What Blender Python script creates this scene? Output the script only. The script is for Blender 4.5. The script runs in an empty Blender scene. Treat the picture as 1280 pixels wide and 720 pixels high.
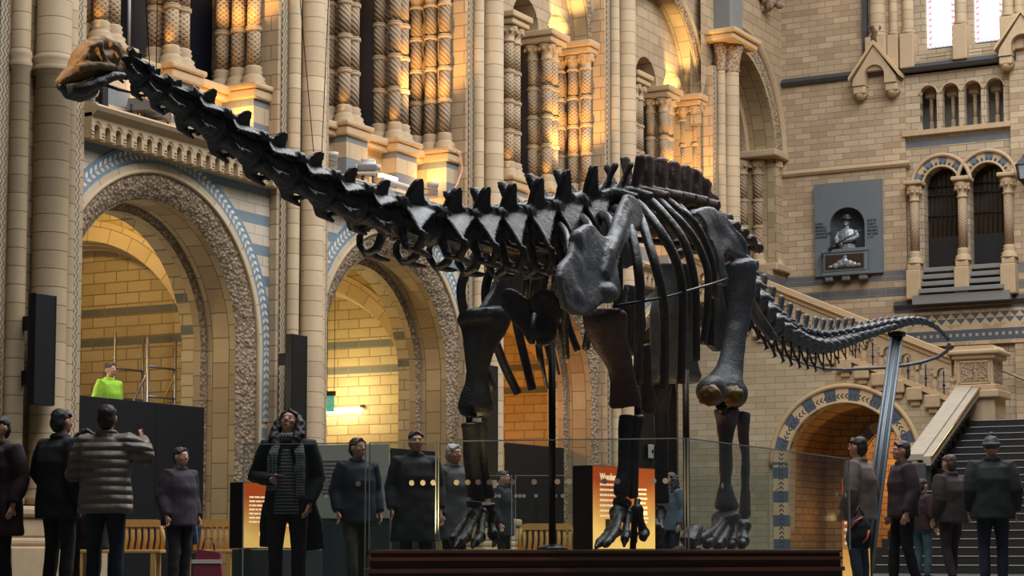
import bpy, bmesh, math, random
from math import sin, cos, pi, radians, sqrt, atan2
from mathutils import Vector, Matrix, noise
random.seed(7)
C = bpy.data.collections.new('hall')          # joined to the scene once everything is built
V = Vector
# ------------------------------------------------------------------ camera (frame 1280 x 720)
FOC, PX, PY = 2525.0, 640.0, 463.0
PIT = radians(5.04); EYE = 0.47
TH = math.atan(1400 * cos(PIT) / FOC)
CF = V((-sin(TH) * cos(PIT), cos(TH) * cos(PIT), sin(PIT)))
CR = V((cos(TH), sin(TH), 0))
CU = CR.cross(CF)
cam_d = bpy.data.cameras.new('camera'); cam = bpy.data.objects.new('camera', cam_d); C.objects.link(cam)
cam_d.sensor_width = 36; cam_d.lens = 36 * FOC / 1280
cam_d.shift_y = (PY - 360) / 1280
cam_d.clip_end = 300
m = Matrix.Identity(4)
for i in range(3):
    m[i][0] = CR[i]; m[i][1] = CU[i]; m[i][2] = -CF[i]
m[2][3] = EYE
cam.matrix_world = m
bpy.context.scene.camera = cam
# measuring the photograph: where a line of sight meets a plane of the hall
def sight(x, y): return CF + CR * ((x - PX) / FOC) + CU * ((PY - y) / FOC)
def on(x, y, ax, v):
    d = sight(x, y); o = V((0, 0, EYE)); return o + d * ((v - o[ax]) / d[ax])
def oX(x, y, v): return on(x, y, 0, v)
def oY(x, y, v): return on(x, y, 1, v)
def oD(x, y, d): return V((0, 0, EYE)) + sight(x, y) * d
# ------------------------------------------------------------------ mesh builder
class MB:
    def __init__(s): s.v = []; s.f = []; s.mi = []; s.uv = {}; s.sm = []
    def add(s, vs, fs, mi=0, sm=False, uvs=None):
        b = len(s.v); s.v.extend(V(p) for p in vs)
        for k, f in enumerate(fs):
            if uvs: s.uv[len(s.f)] = [uvs[i] for i in f]
            s.f.append([b + i for i in f]); s.mi.append(mi); s.sm.append(sm)
        return s
    def box(s, a, b, mi=0):
        x0, x1 = sorted((a[0], b[0])); y0, y1 = sorted((a[1], b[1])); z0, z1 = sorted((a[2], b[2]))
        return s.add([(x0,y0,z0),(x1,y0,z0),(x1,y1,z0),(x0,y1,z0),(x0,y0,z1),(x1,y0,z1),(x1,y1,z1),(x0,y1,z1)],
              [(0,3,2,1),(4,5,6,7),(0,1,5,4),(1,2,6,5),(2,3,7,6),(3,0,4,7)], mi)
    def cham(s, a, b, c=.02, mi=0):          # box with chamfered edges
        x0, x1 = sorted((a[0], b[0])); y0, y1 = sorted((a[1], b[1])); z0, z1 = sorted((a[2], b[2]))
        bm = bmesh.new()
        vs = [bm.verts.new(p) for p in [(x0,y0,z0),(x1,y0,z0),(x1,y1,z0),(x0,y1,z0),(x0,y0,z1),(x1,y0,z1),(x1,y1,z1),(x0,y1,z1)]]
        for f in [(0,3,2,1),(4,5,6,7),(0,1,5,4),(1,2,6,5),(2,3,7,6),(3,0,4,7)]: bm.faces.new([vs[i] for i in f])
        bmesh.ops.bevel(bm, geom=bm.edges[:], offset=c, segments=2, affect='EDGES', profile=.5)
        s.bm(bm, mi); return s
    def bm(s, bm, mi=0, sm=False):
        bm.verts.index_update()
        s.add([v.co.copy() for v in bm.verts], [[v.index for v in f.verts] for f in bm.faces], mi, sm); bm.free()
    def lathe(s, prof, base=(0,0,0), axis='z', seg=20, mi=0, sm=True, a0=0, a1=2*pi, mat=None):
        full = abs(a1 - a0 - 2*pi) < 1e-6; n = seg if full else seg + 1
        vs = []
        for r, z in prof:
            for k in range(n):
                a = a0 + (a1 - a0) * k / seg
                p = V((r*cos(a), r*sin(a), z))
                if axis == 'x': p = V((p.z, p.x, p.y))
                if axis == 'y': p = V((p.x, p.z, p.y))
                if mat is not None: p = mat @ p
                vs.append(p + V(base))
        fs = []
        for i in range(len(prof) - 1):
            for k in range(n if full else n - 1):
                k2 = (k + 1) % n
                fs.append((i*n+k, i*n+k2, (i+1)*n+k2, (i+1)*n+k))
        s.add(vs, fs, mi, sm)
        if full:
            b = len(s.v) - len(vs)
            for i, rev in ((0, True), (len(prof) - 1, False)):
                if prof[i][0] > 1e-4:
                    r_ = [b + i*n + k for k in range(n)]
                    s.f.append(r_[::-1] if rev else r_); s.mi.append(mi); s.sm.append(False)
        return s
    def tube(s, pts, rad, seg=10, mi=0, cap=True, up=None, sm=True, flat=1.0):
        pts = [V(p) for p in pts]; n = len(pts)
        if not hasattr(rad, '__len__'): rad = [rad] * n
        T = []
        for i in range(n):
            t = pts[min(i+1, n-1)] - pts[max(i-1, 0)]
            T.append(t.normalized() if t.length > 1e-9 else V((0,0,1)))
        u = V(up) if up else (V((0,0,1)) if abs(T[0].z) < .9 else V((1,0,0)))
        vs = []
        for i in range(n):
            x = T[i].cross(u)
            if x.length < 1e-6: x = T[i].orthogonal()
            x.normalize(); y = x.cross(T[i]).normalized()
            if not up: u = y
            r = rad[i]; rx, ry = (r if isinstance(r, (tuple, list)) else (r, r * flat))
            for k in range(seg):
                a = 2*pi*k/seg
                vs.append(pts[i] + x * (rx*cos(a)) + y * (ry*sin(a)))
        fs = [(i*seg+k, i*seg+(k+1) % seg, (i+1)*seg+(k+1) % seg, (i+1)*seg+k) for i in range(n-1) for k in range(seg)]
        b = len(s.v); s.add(vs, fs, mi, sm)
        if cap:
            s.f.append([b+k for k in range(seg)][::-1]); s.mi.append(mi); s.sm.append(False)
            s.f.append([b+(n-1)*seg+k for k in range(seg)]); s.mi.append(mi); s.sm.append(False)
        return s
    def ball(s, c, r, mi=0, seg=16, ring=10, rot=None):
        r = r if hasattr(r, '__len__') else (r, r, r)
        vs = []; fs = []
        for i in range(ring + 1):
            t = pi * i / ring
            for k in range(seg):
                a = 2*pi*k/seg
                p = V((r[0]*sin(t)*cos(a), r[1]*sin(t)*sin(a), r[2]*cos(t)))
                if rot is not None: p = rot @ p
                vs.append(V(c) + p)
        for i in range(ring):
            for k in range(seg): fs.append((i*seg+k, (i+1)*seg+k, (i+1)*seg+(k+1) % seg, i*seg+(k+1) % seg))
        s.add(vs, fs, mi, True); return s
    def prism(s, poly, ax, a0, a1, mi=0, sm=False):      # closed outline in the two other axes, thickness along ax
        P = []
        for a in (a0, a1):
            for p in poly:
                q = [0, 0, 0]; o = [i for i in range(3) if i != ax]
                q[ax] = a; q[o[0]] = p[0]; q[o[1]] = p[1]; P.append(q)
        n = len(poly)
        s.add(P, [list(range(n)), list(range(2*n-1, n-1, -1))], mi, False)
        b = len(s.v) - 2*n
        for i in range(n):
            s.f.append([b+i, b+n+i, b+n+(i+1) % n, b+(i+1) % n]); s.mi.append(mi); s.sm.append(sm)
        return s
    def arch(s, ax, c, r0, r1, a0, a1, d0, d1, seg=40, mi=0, uvscale=None):
        """curved band round c in the plane across ax; r0..r1 radially, d0..d1 along ax; UV = (arc length, radius)"""
        o = [i for i in range(3) if i != ax]
        vs = []; uv = []
        for k in range(seg + 1):
            a = a0 + (a1 - a0) * k / seg
            for r, d in ((r0, d0), (r1, d0), (r1, d1), (r0, d1)):
                q = [0, 0, 0]; q[ax] = d; q[o[0]] = c[0] + r*cos(a); q[o[1]] = c[1] + r*sin(a)
                vs.append(q); uv.append((a * (r0 + r1) / 2, r if d == d0 else r))
        fs = []
        for k in range(seg):
            for j in range(4):
                fs.append((k*4+j, k*4+(j+1) % 4, (k+1)*4+(j+1) % 4, (k+1)*4+j))
        fs += [(0,1,2,3), (seg*4+3, seg*4+2, seg*4+1, seg*4)]
        s.add(vs, fs, mi, False, uv); return s
    def sweep_arch(s, ax, c, prof, a0, a1, seg=40, mi=0, sm=True):   # prof: (radius, depth) polyline swept round c
        o = [i for i in range(3) if i != ax]; n = len(prof); vs = []; uv = []
        L = [0]
        for i in range(1, n): L.append(L[-1] + math.hypot(prof[i][0]-prof[i-1][0], prof[i][1]-prof[i-1][1]))
        rm = sum(p[0] for p in prof) / n
        for k in range(seg + 1):
            a = a0 + (a1 - a0) * k / seg
            for i, (r, d) in enumerate(prof):
                q = [0, 0, 0]; q[ax] = d; q[o[0]] = c[0] + r*cos(a); q[o[1]] = c[1] + r*sin(a)
                vs.append(q); uv.append((a * rm, L[i]))
        fs = [(k*n+i, k*n+i+1, (k+1)*n+i+1, (k+1)*n+i) for k in range(seg) for i in range(n-1)]
        s.add(vs, fs, mi, sm, uv); return s
    def mesh(s, name):
        me = bpy.data.meshes.new(name)
        me.from_pydata([tuple(p) for p in s.v], [], s.f)
        for p, mi, sm in zip(me.polygons, s.mi, s.sm): p.material_index = mi; p.use_smooth = sm
        if s.uv:
            l = me.uv_layers.new(name='uv')
            for fi, us in s.uv.items():
                for li, u in zip(me.polygons[fi].loop_indices, us): l.data[li].uv = u
        bm = bmesh.new(); bm.from_mesh(me)
        bmesh.ops.recalc_face_normals(bm, faces=bm.faces[:]); bm.to_mesh(me); bm.free()
        return me
def obj(name, mb, mats, parent=None, loc=None, smooth_angle=None):
    me = mb.mesh(name) if isinstance(mb, MB) else mb
    o = bpy.data.objects.new(name, me); C.objects.link(o)
    if mats is not None:
        for k in (mats if isinstance(mats, (list, tuple)) else [mats]): me.materials.append(k)
    if parent: o.parent = parent
    if loc is not None: o.location = loc
    return o
def tag(o, label=None, cat=None, group=None, kind=None):
    if label: o['label'] = label
    if cat: o['category'] = cat
    if group: o['group'] = group
    if kind: o['kind'] = kind
    return o
def thing(name, label, cat, loc=(0,0,0), rz=0, group=None, kind=None):
    o = bpy.data.objects.new(name, None); C.objects.link(o); o.empty_display_size = .1
    o.location = loc; o.rotation_euler = (0, 0, rz)
    return tag(o, label, cat, group, kind)
def kids(o): return [c for c in bpy.data.objects if c.parent == o]
def copy_tree(o, parent=None):
    ch = kids(o); c = o.copy(); C.objects.link(c); c.parent = parent
    for k in ch: copy_tree(k, c)
    return c
WORK = bpy.data.scenes.new('workbench')
def finish(o, *mods):
    """apply modifiers to o by evaluating it in a small scene of its own"""
    for kind, kw in mods:
        md = o.modifiers.new(kind.lower(), kind)
        for k, v in kw.items(): setattr(md, k, v)
    C.objects.unlink(o); WORK.collection.objects.link(o)
    with bpy.context.temp_override(scene=WORK, view_layer=WORK.view_layers[0]):
        dg = bpy.context.evaluated_depsgraph_get()
        me = bpy.data.meshes.new_from_object(o.evaluated_get(dg))
    WORK.collection.objects.unlink(o); C.objects.link(o)
    old = o.data; me.name = o.name; o.modifiers.clear(); o.data = me
    for p in me.polygons: p.use_smooth = True
    bpy.data.meshes.remove(old)
    return o
# ------------------------------------------------------------------ materials
class NT:
    def __init__(s, name):
        s.m = bpy.data.materials.new(name); s.m.use_nodes = True; s.t = s.m.node_tree
        s.b = s.t.nodes['Principled BSDF']
    def n(s, ty, **kw):
        x = s.t.nodes.new(ty)
        for k, v in kw.items(): setattr(x, k, v)
        return x
    def put(s, sock, v):
        if hasattr(v, 'is_output') or isinstance(v, bpy.types.NodeSocket): s.t.links.new(v, sock)
        else: sock.default_value = v
    def math(s, op, a, b=0.0, c=0.0):
        x = s.n('ShaderNodeMath', operation=op); s.put(x.inputs[0], a); s.put(x.inputs[1], b); s.put(x.inputs[2], c); return x.outputs[0]
    def mix(s, f, a, b, mode='MIX'):
        x = s.n('ShaderNodeMix', data_type='RGBA', blend_type=mode)
        s.put(x.inputs[0], f); s.put(x.inputs[6], col(a)); s.put(x.inputs[7], col(b)); return x.outputs[2]
    def sep(s, v):
        x = s.n('ShaderNodeSeparateXYZ'); s.put(x.inputs[0], v); return x.outputs
    def comb(s, a, b, c=0.0):
        x = s.n('ShaderNodeCombineXYZ'); s.put(x.inputs[0], a); s.put(x.inputs[1], b); s.put(x.inputs[2], c); return x.outputs[0]
    def pos(s): return s.n('ShaderNodeNewGeometry').outputs['Position']
    def obco(s): return s.n('ShaderNodeTexCoord').outputs['Object']
    def uv(s): return s.n('ShaderNodeTexCoord').outputs['UV']
    def noise(s, v, scale, detail=3, rough=.6):
        x = s.n('ShaderNodeTexNoise'); s.put(x.inputs['Vector'], v); x.inputs['Scale'].default_value = scale
        x.inputs['Detail'].default_value = detail; x.inputs['Roughness'].default_value = rough; return x.outputs['Fac']
    def ramp(s, v, lo, hi):
        x = s.n('ShaderNodeMapRange'); s.put(x.inputs[0], v); x.inputs[1].default_value = lo; x.inputs[2].default_value = hi; return x.outputs[0]
    def bump(s, h, strength=.4, dist=.01):
        x = s.n('ShaderNodeBump'); x.inputs['Strength'].default_value = strength; x.inputs['Distance'].default_value = dist
        s.put(x.inputs['Height'], h); s.t.links.new(x.outputs[0], s.b.inputs['Normal'])
    def out(s, base=None, rough=None, **kw):
        if base is not None: s.put(s.b.inputs['Base Color'], col(base))
        if rough is not None: s.put(s.b.inputs['Roughness'], rough)
        for k, v in kw.items(): s.put(s.b.inputs[k.replace('_', ' ')], v)
        return s.m
def col(c):
    return (c[0], c[1], c[2], 1.0) if isinstance(c, (tuple, list)) and len(c) == 3 else c
def sr(r, g, b):
    f = lambda u: (u/255/12.92) if u/255 <= .04045 else ((u/255+.055)/1.055)**2.4
    return (f(r), f(g), f(b))
def plain(name, c, rough=.6, metal=0.0, nz=0.0, nscale=20, spec=None, bump=0.0):
    t = NT(name)
    base = c
    if nz or bump:
        n = t.noise(t.obco(), nscale, 4)
        base = t.mix(n, tuple(u*(1-nz) for u in c), tuple(min(1, u*(1+nz)) for u in c))
        if bump: t.bump(n, bump, .01)
    kw = {'Metallic': metal}
    if spec is not None: kw['Specular IOR Level'] = spec
    t.out(base, rough)
    for k, v in kw.items(): t.b.inputs[k].default_value = v
    return t.m
def bricks(name, axes, c1, c2, mort, w, h, ms=.012, rough=.75, bands=None, var=.25, off=.5, bump=.35, shift=(0, 0), row=None):
    """stone courses in world metres; bands = [(z0, z1, colour)] or ('rep', z0, period, share, colour)"""
    t = NT(name); p = t.sep(t.pos())
    u = {'YZ': p[1], 'XZ': p[0], 'SUM': t.math('ADD', p[0], p[1])}[axes]
    br = t.n('ShaderNodeTexBrick', offset=off)
    t.put(br.inputs['Vector'], t.comb(t.math('ADD', u, shift[0]), t.math('ADD', p[2], shift[1])))
    br.inputs['Color1'].default_value = col(c1); br.inputs['Color2'].default_value = col(c2); br.inputs['Mortar'].default_value = col(mort)
    br.inputs['Scale'].default_value = 1; br.inputs['Mortar Size'].default_value = ms; br.inputs['Mortar Smooth'].default_value = .3
    br.inputs['Brick Width'].default_value = w; br.inputs['Row Height'].default_value = h; br.inputs['Bias'].default_value = 0
    c = br.outputs['Color']
    n1 = t.noise(t.pos(), 1.3, 3); n2 = t.noise(t.pos(), 14, 4)
    if bands:
        for bd in bands:
            if bd[0] == 'rep':
                fr = t.math('FRACT', t.math('DIVIDE', t.math('SUBTRACT', p[2], bd[1]), bd[2]))
                k = t.math('LESS_THAN', fr, bd[3]); bc = bd[4]
            else:
                k = t.math('MULTIPLY', t.math('GREATER_THAN', p[2], bd[0]), t.math('LESS_THAN', p[2], bd[1])); bc = bd[2]
            k = t.math('MULTIPLY', k, t.math('SUBTRACT', 1.0, br.outputs['Fac']))
            c = t.mix(k, c, bc)
    c = t.mix(t.math('MULTIPLY', t.ramp(n1, .3, .75), var), c, tuple(x*.55 for x in c1))
    c = t.mix(t.math('MULTIPLY', n2, .16), c, (.05, .04, .03))
    t.bump(t.math('ADD', t.math('MULTIPLY', br.outputs['Fac'], -1.0), t.math('MULTIPLY', n2, .35)), bump, .012)
    return t.out(c, rough)
# ------------------------------------------------------------------ stone materials
SAND = sr(206, 186, 156); SAND2 = sr(182, 160, 130); MORT = sr(132, 116, 98)
m_core = bricks('buff_stone_blocks_side', 'SUM', sr(202,176,142), sr(182,156,122), MORT, .62, .26, var=.3)
m_drum = bricks('buff_stone_drums', 'SUM', sr(202,176,140), sr(180,154,120), sr(118,100,80), 90, .262, ms=.008, var=.35)
m_band = bricks('cream_and_blue_courses', 'YZ', sr(232,216,194), sr(214,196,172), sr(150,138,124), .47, .172, ms=.006,
                bands=[('rep', 6.455 - .516*8, .516, .345, sr(122,142,156))], var=.15, shift=(0, .516*8 - 6.455), bump=.2)
m_alc = bricks('alcove_stone', 'SUM', sr(204,184,146), sr(184,162,122), sr(136,114,84), .52, .2, var=.3,
               bands=[(4.58, 4.74, sr(98,104,108)), (4.06, 4.22, sr(98,104,108))])
m_side = bricks('warm_blocks_cross', 'XZ', sr(204,182,150), sr(180,156,124), MORT, .62, .26, var=.3)
def uv_bricks(name, c1, c2, mort, w, h):
    t = NT(name); br = t.n('ShaderNodeTexBrick'); t.put(br.inputs['Vector'], t.uv())
    br.inputs['Color1'].default_value = col(c1); br.inputs['Color2'].default_value = col(c2); br.inputs['Mortar'].default_value = col(mort)
    br.inputs['Scale'].default_value = 1; br.inputs['Mortar Size'].default_value = .008; br.inputs['Brick Width'].default_value = w; br.inputs['Row Height'].default_value = h
    n = t.noise(t.pos(), 2.0, 3); c = t.mix(t.math('MULTIPLY', t.ramp(n, .3, .75), .3), br.outputs['Color'], tuple(x*.55 for x in c1))
    t.bump(t.math('MULTIPLY', br.outputs['Fac'], -1.0), .4, .012); return t.out(c, .75)
m_sof = uv_bricks('soffit_blocks', sr(190,166,128), sr(160,136,102), sr(96,82,62), .42, .34)
m_vous = uv_bricks('pale_voussoirs', sr(214,194,164), sr(196,172,138), sr(130,114,96), .5, 3)
m_stone = plain('dressed_stone', sr(190,164,130), .75, nz=.18, nscale=6, bump=.2)
m_sill = plain('sill_stone', sr(200,170,130), .7, nz=.12, nscale=8, bump=.15)
m_grey = plain('blue_grey_stone', sr(128,127,124), .7, nz=.12, nscale=5, bump=.1)
m_slate = plain('dark_slate', sr(70,71,74), .55, nz=.15, nscale=7)
m_black = plain('black_panel', (.006,.006,.008), .45)
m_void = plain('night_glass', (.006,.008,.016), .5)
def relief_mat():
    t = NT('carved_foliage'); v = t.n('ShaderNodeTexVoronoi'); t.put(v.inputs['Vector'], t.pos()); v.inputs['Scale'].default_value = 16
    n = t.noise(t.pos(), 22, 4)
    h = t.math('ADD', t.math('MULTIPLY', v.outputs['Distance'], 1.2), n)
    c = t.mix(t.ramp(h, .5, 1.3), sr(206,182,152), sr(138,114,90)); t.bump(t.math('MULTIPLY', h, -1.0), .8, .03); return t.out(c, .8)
m_rel = relief_mat()
def herring():
    t = NT('blue_herringbone_tiles'); u, v, _ = t.sep(t.uv())
    # v: radius-like 0..1 from inner to outer edge
    d = t.math('SUBTRACT', v, .5)
    sl = t.math('MULTIPLY', t.math('ABSOLUTE', d), .17)
    fr = t.math('FRACT', t.math('DIVIDE', t.math('ADD', u, sl), .125))
    on_ = t.math('LESS_THAN', fr, .5)
    rows = t.math('MULTIPLY', t.math('LESS_THAN', t.math('ABSOLUTE', t.math('SUBTRACT', t.math('ABSOLUTE', d), .16)), .125), 1.0)
    k = t.math('MULTIPLY', on_, rows)
    br = t.n('ShaderNodeTexBrick'); t.put(br.inputs['Vector'], t.comb(u, v)); br.inputs['Scale'].default_value = 1
    br.inputs['Color1'].default_value = col(sr(116,138,154)); br.inputs['Color2'].default_value = col(sr(130,150,164)); br.inputs['Mortar'].default_value = col(sr(88,108,124))
    br.inputs['Brick Width'].default_value = .25; br.inputs['Row Height'].default_value = 2; br.inputs['Mortar Size'].default_value = .006
    c = t.mix(k, br.outputs['Color'], t.mix(t.math('GREATER_THAN', d, 0.0), sr(226,202,176), sr(232,226,214)))
    return t.out(c, .55)
m_her = herring()
def zigzag_mat():
    t = NT('zigzag_carving'); _, y, z = t.sep(t.obco())
    tri = t.math('ABSOLUTE', t.math('SUBTRACT', t.math('FRACT', t.math('DIVIDE', z, .13)), .5))
    fr = t.math('FRACT', t.math('DIVIDE', t.math('ADD', y, t.math('MULTIPLY', tri, .1)), .07))
    k = t.math('LESS_THAN', fr, .5)
    c = t.mix(k, sr(186,168,140), sr(120,106,90)); t.bump(t.math('MULTIPLY', k, -1.0), .5, .01); return t.out(c, .8)
m_zig = zigzag_mat()
def lattice(name, na, kz, c1, c2, two=True):
    t = NT(name); x, y, z = t.sep(t.obco()); a = t.math('ARCTAN2', y, x)
    s1 = t.math('SINE', t.math('ADD', t.math('MULTIPLY', a, na), t.math('MULTIPLY', z, kz)))
    h = s1
    if two:
        s2 = t.math('SINE', t.math('SUBTRACT', t.math('MULTIPLY', a, na), t.math('MULTIPLY', z, kz))); h = t.math('MAXIMUM', s1, s2)
    n = t.noise(t.pos(), 9, 3); k = t.ramp(h, -.2, .9)
    c = t.mix(k, c2, c1); c = t.mix(t.math('MULTIPLY', n, .3), c, sr(90,76,62)); t.bump(h, .6, .012); return t.out(c, .75)
m_lat = [lattice('carved_diamond_shaft', 6, 72, sr(200,170,134), sr(152,126,98)), lattice('carved_spiral_shaft', 6, 60, sr(188,162,130), sr(146,122,96), False),
         lattice('carved_scale_shaft', 7, 84, sr(198,170,136), sr(150,124,96))]
# ------------------------------------------------------------------ left wall of the hall
XS = -20.15
PC = [22.0, 28.68, 35.08, 41.34, 47.53]
ORD = ['first', 'second', 'third', 'fourth', 'fifth']
NB = ['wide blue-tiled arch with scaffold tower behind', 'blue-tiled arch with glowing strip lamp inside', 'arch with amber brickwork inside', 'arch behind the skeleton hips with dark hoarding']
def pier(i, yc, k, ztop, label):
    t = tag(thing('stone_pier', label, 'pier', (-20.0, yc, 0), 0, 'tall clustered piers of the side wall'), kind='structure')
    obj('pier_core', MB().box((-.9, -.78*k, 0), (0, .78*k, ztop)), m_core, t)
    obj('base_block', MB().cham((-.2, -.8*k, 0), (.46*k, .8*k, .5), .03).cham((-.2, -.79*k, .5), (.42*k, .79*k, .62), .04).cham((-.2, -.78*k, .62), (.40*k, .78*k, .9), .03).cham((-.2, -.8*k, .9), (.44*k, .8*k, 1.06), .05), m_stone, t)
    r = .2*k
    ann = lambda R: [(R, 1.06), (R*1.35, 1.1), (R*1.3, 1.2), (R, 1.3), (R, 7.28), (R*1.16, 7.32), (R*1.22, 7.4), (R*1.08, 7.44), (R*1.22, 7.5), (R*1.12, 7.56), (R, 7.6), (R, ztop)] if i == 0 else [(R, 1.06), (R*1.35, 1.1), (R*1.3, 1.2), (R, 1.3), (R, ztop)]
    obj('main_shaft', MB().lathe(ann(r), (r, 0, 0), seg=28), m_drum, t)
    for sy in (-1, 1):
        obj('side_shaft', MB().lathe(ann(r*.56), (.08, sy*.40*k, 0), seg=18), m_drum, t)
        obj('zigzag_strip', MB().box((-.005, -.07*k, 0), (.03, .07*k, ztop)), m_zig, t, (0.0, sy*.62*k, 0))
    return t
pl = ['thick pier of round shafts with ring moulding, beside the skull', 'clustered pier between the scaffold arch and the strip-lamp arch, behind the neck',
      'clustered pier behind the base of the neck', 'clustered pier rising above the back spines', 'clustered pier with carved capitals beside the end wall']
for i, yc in enumerate(PC): pier(i, yc, 1.26 if i == 0 else 1.0, 17.5 if i < 4 else 12.75, pl[i])
# capital and upper pier on the fifth pier
t = tag(thing('pier_capital', 'carved leaf capital carrying a moulded slab on the pier beside the end wall', 'capital', (-20, PC[4], 12.75)), kind='structure')
for dy, r, x in ((0, .2, .2), (-.4, .12, .08), (.4, .12, .08)):
    obj('leaf_block', MB().lathe([(r*1.05, -.08), (r*1.2, -.03), (r*1.05, 0), (r*1.15, .2), (r*1.5, .5), (r*1.75, .62), (0, .62)], (x, dy, 0), seg=16), m_rel, t)
obj('moulded_slab', MB().cham((-.9, -.82, .62), (.62, .82, .78), .04).cham((-.9, -.9, .78), (.7, .9, .9), .03), m_sill, t)
obj('grey_upper_shaft', MB().cham((-.2, -.3, .9), (.35, .5, 5), .06), m_grey, t)
def wall_arch_hole(mb, ax, c, r, lo, hi, zb, zt, d0, d1, seg=36, mi=0, jamb=True):
    """slab in the plane across ax with a round-headed opening: c=(u,z) centre, lo..hi along u, zb..zt in z"""
    u0 = c[0] - r; u1 = c[0] + r
    def q(u, z, d): p = [0, 0, z]; p[ax] = d; p[1-ax] = u; return p
    for (a, b) in ((lo, u0), (u1, hi)):
        if b - a > 1e-3: mb.box(q(a, zb, d0), q(b, zt, d1), mi)
    vs = []; fs = []
    for k in range(seg + 1):
        an = pi * k / seg; u = c[0] + r*cos(an); z = c[1] + r*sin(an)
        vs += [q(u, z, d0), q(u, zt, d0), q(u, zt, d1), q(u, z, d1)]
    for k in range(seg):
        for j in range(4): fs.append((k*4+j, k*4+(j+1) % 4, k*4+4+(j+1) % 4, k*4+4+j))
    mb.add(vs, fs, mi)
    return mb
def relief_band(ax, c, r0, r1, d0, d1, zb, seg=150, rows=9, amp=.05, half=False):
    """splayed carved band round an arch and down both jambs, really displaced"""
    mb = MB(); path = []
    nz = 60
    for k in range(nz): path.append((1, 0, zb + (c[1]-zb)*k/nz))
    for k in range(seg + 1): a = pi*k/seg; path.append((cos(a), sin(a), None))
    if half: path = path[:nz + seg//2 + 6]
    for k in range(1, (0 if half else nz) + 1): path.append((-1, 0, c[1] - (c[1]-zb)*k/nz))
    vs = []
    for cu, su, z in path:
        for j in range(rows + 1):
            f = j/rows; r = r1 + (r0-r1)*f; d = d0 + (d1-d0)*f
            u = c[0] + cu*r; zz = (c[1] + su*r) if z is None else z
            n = noise.noise(V((u*9, zz*9, f*4 + c[0]))) * .6 + noise.noise(V((u*23, zz*23, f*7))) * .5
            prof = sin(pi*min(1, max(0, f)))**.6
            d2 = d + prof*amp*(.6 + n)
            p = [0, 0, zz]; p[ax] = d2; p[1-ax] = u; vs.append(p)
    n = rows + 1
    fs = [(k*n+j, k*n+j+1, (k+1)*n+j+1, (k+1)*n+j) for k in range(len(path)-1) for j in range(rows)]
    mb.add(vs, fs, 0, True); return mb
def jambs(mb, ax, c, r0, r1, zb, d0, d1, mi=0):
    for s_ in (-1, 1):
        a = [0, 0, zb]; b = [0, 0, c[1]]; a[ax] = d0; b[ax] = d1; a[1-ax] = c[0] + s_*r0; b[1-ax] = c[0] + s_*r1
        mb.box(a, b, mi)
    return mb
def soffit(ax, c, r, zb, d0, d1, seg=48):
    mb = MB(); vs = []; uv = []; L = c[1] - zb; path = [(1, 0, zb, 0)] + [(cos(pi*k/seg), sin(pi*k/seg), None, L + r*pi*k/seg) for k in range(seg+1)] + [(-1, 0, zb, 2*L + r*pi)]
    for cu, su, z, l in path:
        for d in (d0, d1):
            p = [0, 0, (c[1] + su*r) if z is None else z]; p[ax] = d; p[1-ax] = c[0] + cu*r; vs.append(p); uv.append((l, abs(d)))
    fs = [(2*k, 2*k+1, 2*k+3, 2*k+2) for k in range(len(path)-1)]
    return mb.add(vs, fs, 0, False, uv)
def colonnette_mesh(h, r, name, step=.62, cap=.34):
    mb = MB()
    mb.lathe([(r*1.9, 0), (r*1.9, .05), (r*1.6, .08), (r*1.75, .13), (r*1.35, .17), (r*1.2, .2), (r*1.4, .24), (r*1.15, .28), (r*1.3, .32), (r, .35)], seg=18)
    z = .35; zs = [.35]; top = h - cap
    n = max(1, round((top - z)/step)); prof = [(r, .35)]
    for k in range(1, n):
        zz = z + (top-z)*k/n
        prof += [(r, zz-.045), (r*1.22, zz-.03), (r*1.25, zz), (r*1.12, zz+.01), (r*1.25, zz+.025), (r, zz+.045)]
    prof.append((r, top))
    for a_, b_ in zip(prof, prof[1:]):
        if abs(a_[0]-b_[0]) < 1e-6 and b_[1]-a_[1] > .2: mb.lathe([a_, b_], seg=18, mi=1)
        else: mb.lathe([a_, b_], seg=18)
    mb.lathe([(r, top-.03), (r*1.25, top-.01), (r*1.25, top+.02), (r*1.02, top+.04), (r*1.1, top+.14), (r*1.7, top+.27), (r*1.75, top+.3), (r*1.6, h)], seg=18)
    # leaf tips on the capital
    for k in range(8):
        a = 2*pi*k/8; mb.ball((r*1.5*cos(a), r*1.5*sin(a), top+.22), r*.38, seg=7, ring=5)
    return mb.mesh(name)
ZS, ZC = 8.37, 11.95
col_me = colonnette_mesh(ZC - .28 - ZS, .118, 'colonnette'); [col_me.materials.append(q) for q in (m_stone, m_lat[0])]
col_sp = colonnette_mesh(ZC - .28 - ZS, .118, 'colonnette'); [col_sp.materials.append(q) for q in (m_stone, m_lat[1])]
col_sc = colonnette_mesh(ZC - .28 - ZS, .118, 'colonnette'); [col_sc.materials.append(q) for q in (m_stone, m_lat[2])]
def colo(me, parent, x, y, z=0):
    o = bpy.data.objects.new('colonnette', me); C.objects.link(o); o.parent = parent; o.location = (x, y, z); return o
m_ped = bricks('banded_pedestal', 'SUM', sr(200,176,142), sr(214,192,160), sr(120,106,90), .4, .3, ms=.006, bands=[('rep', 7.98-.6, .6, .5, sr(122,132,142))], var=.15, shift=(0, -7.98+3), bump=.1)
m_ara = plain('arabesque_panel', sr(204,176,134), .75, nz=.3, nscale=28, bump=.5)
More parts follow.
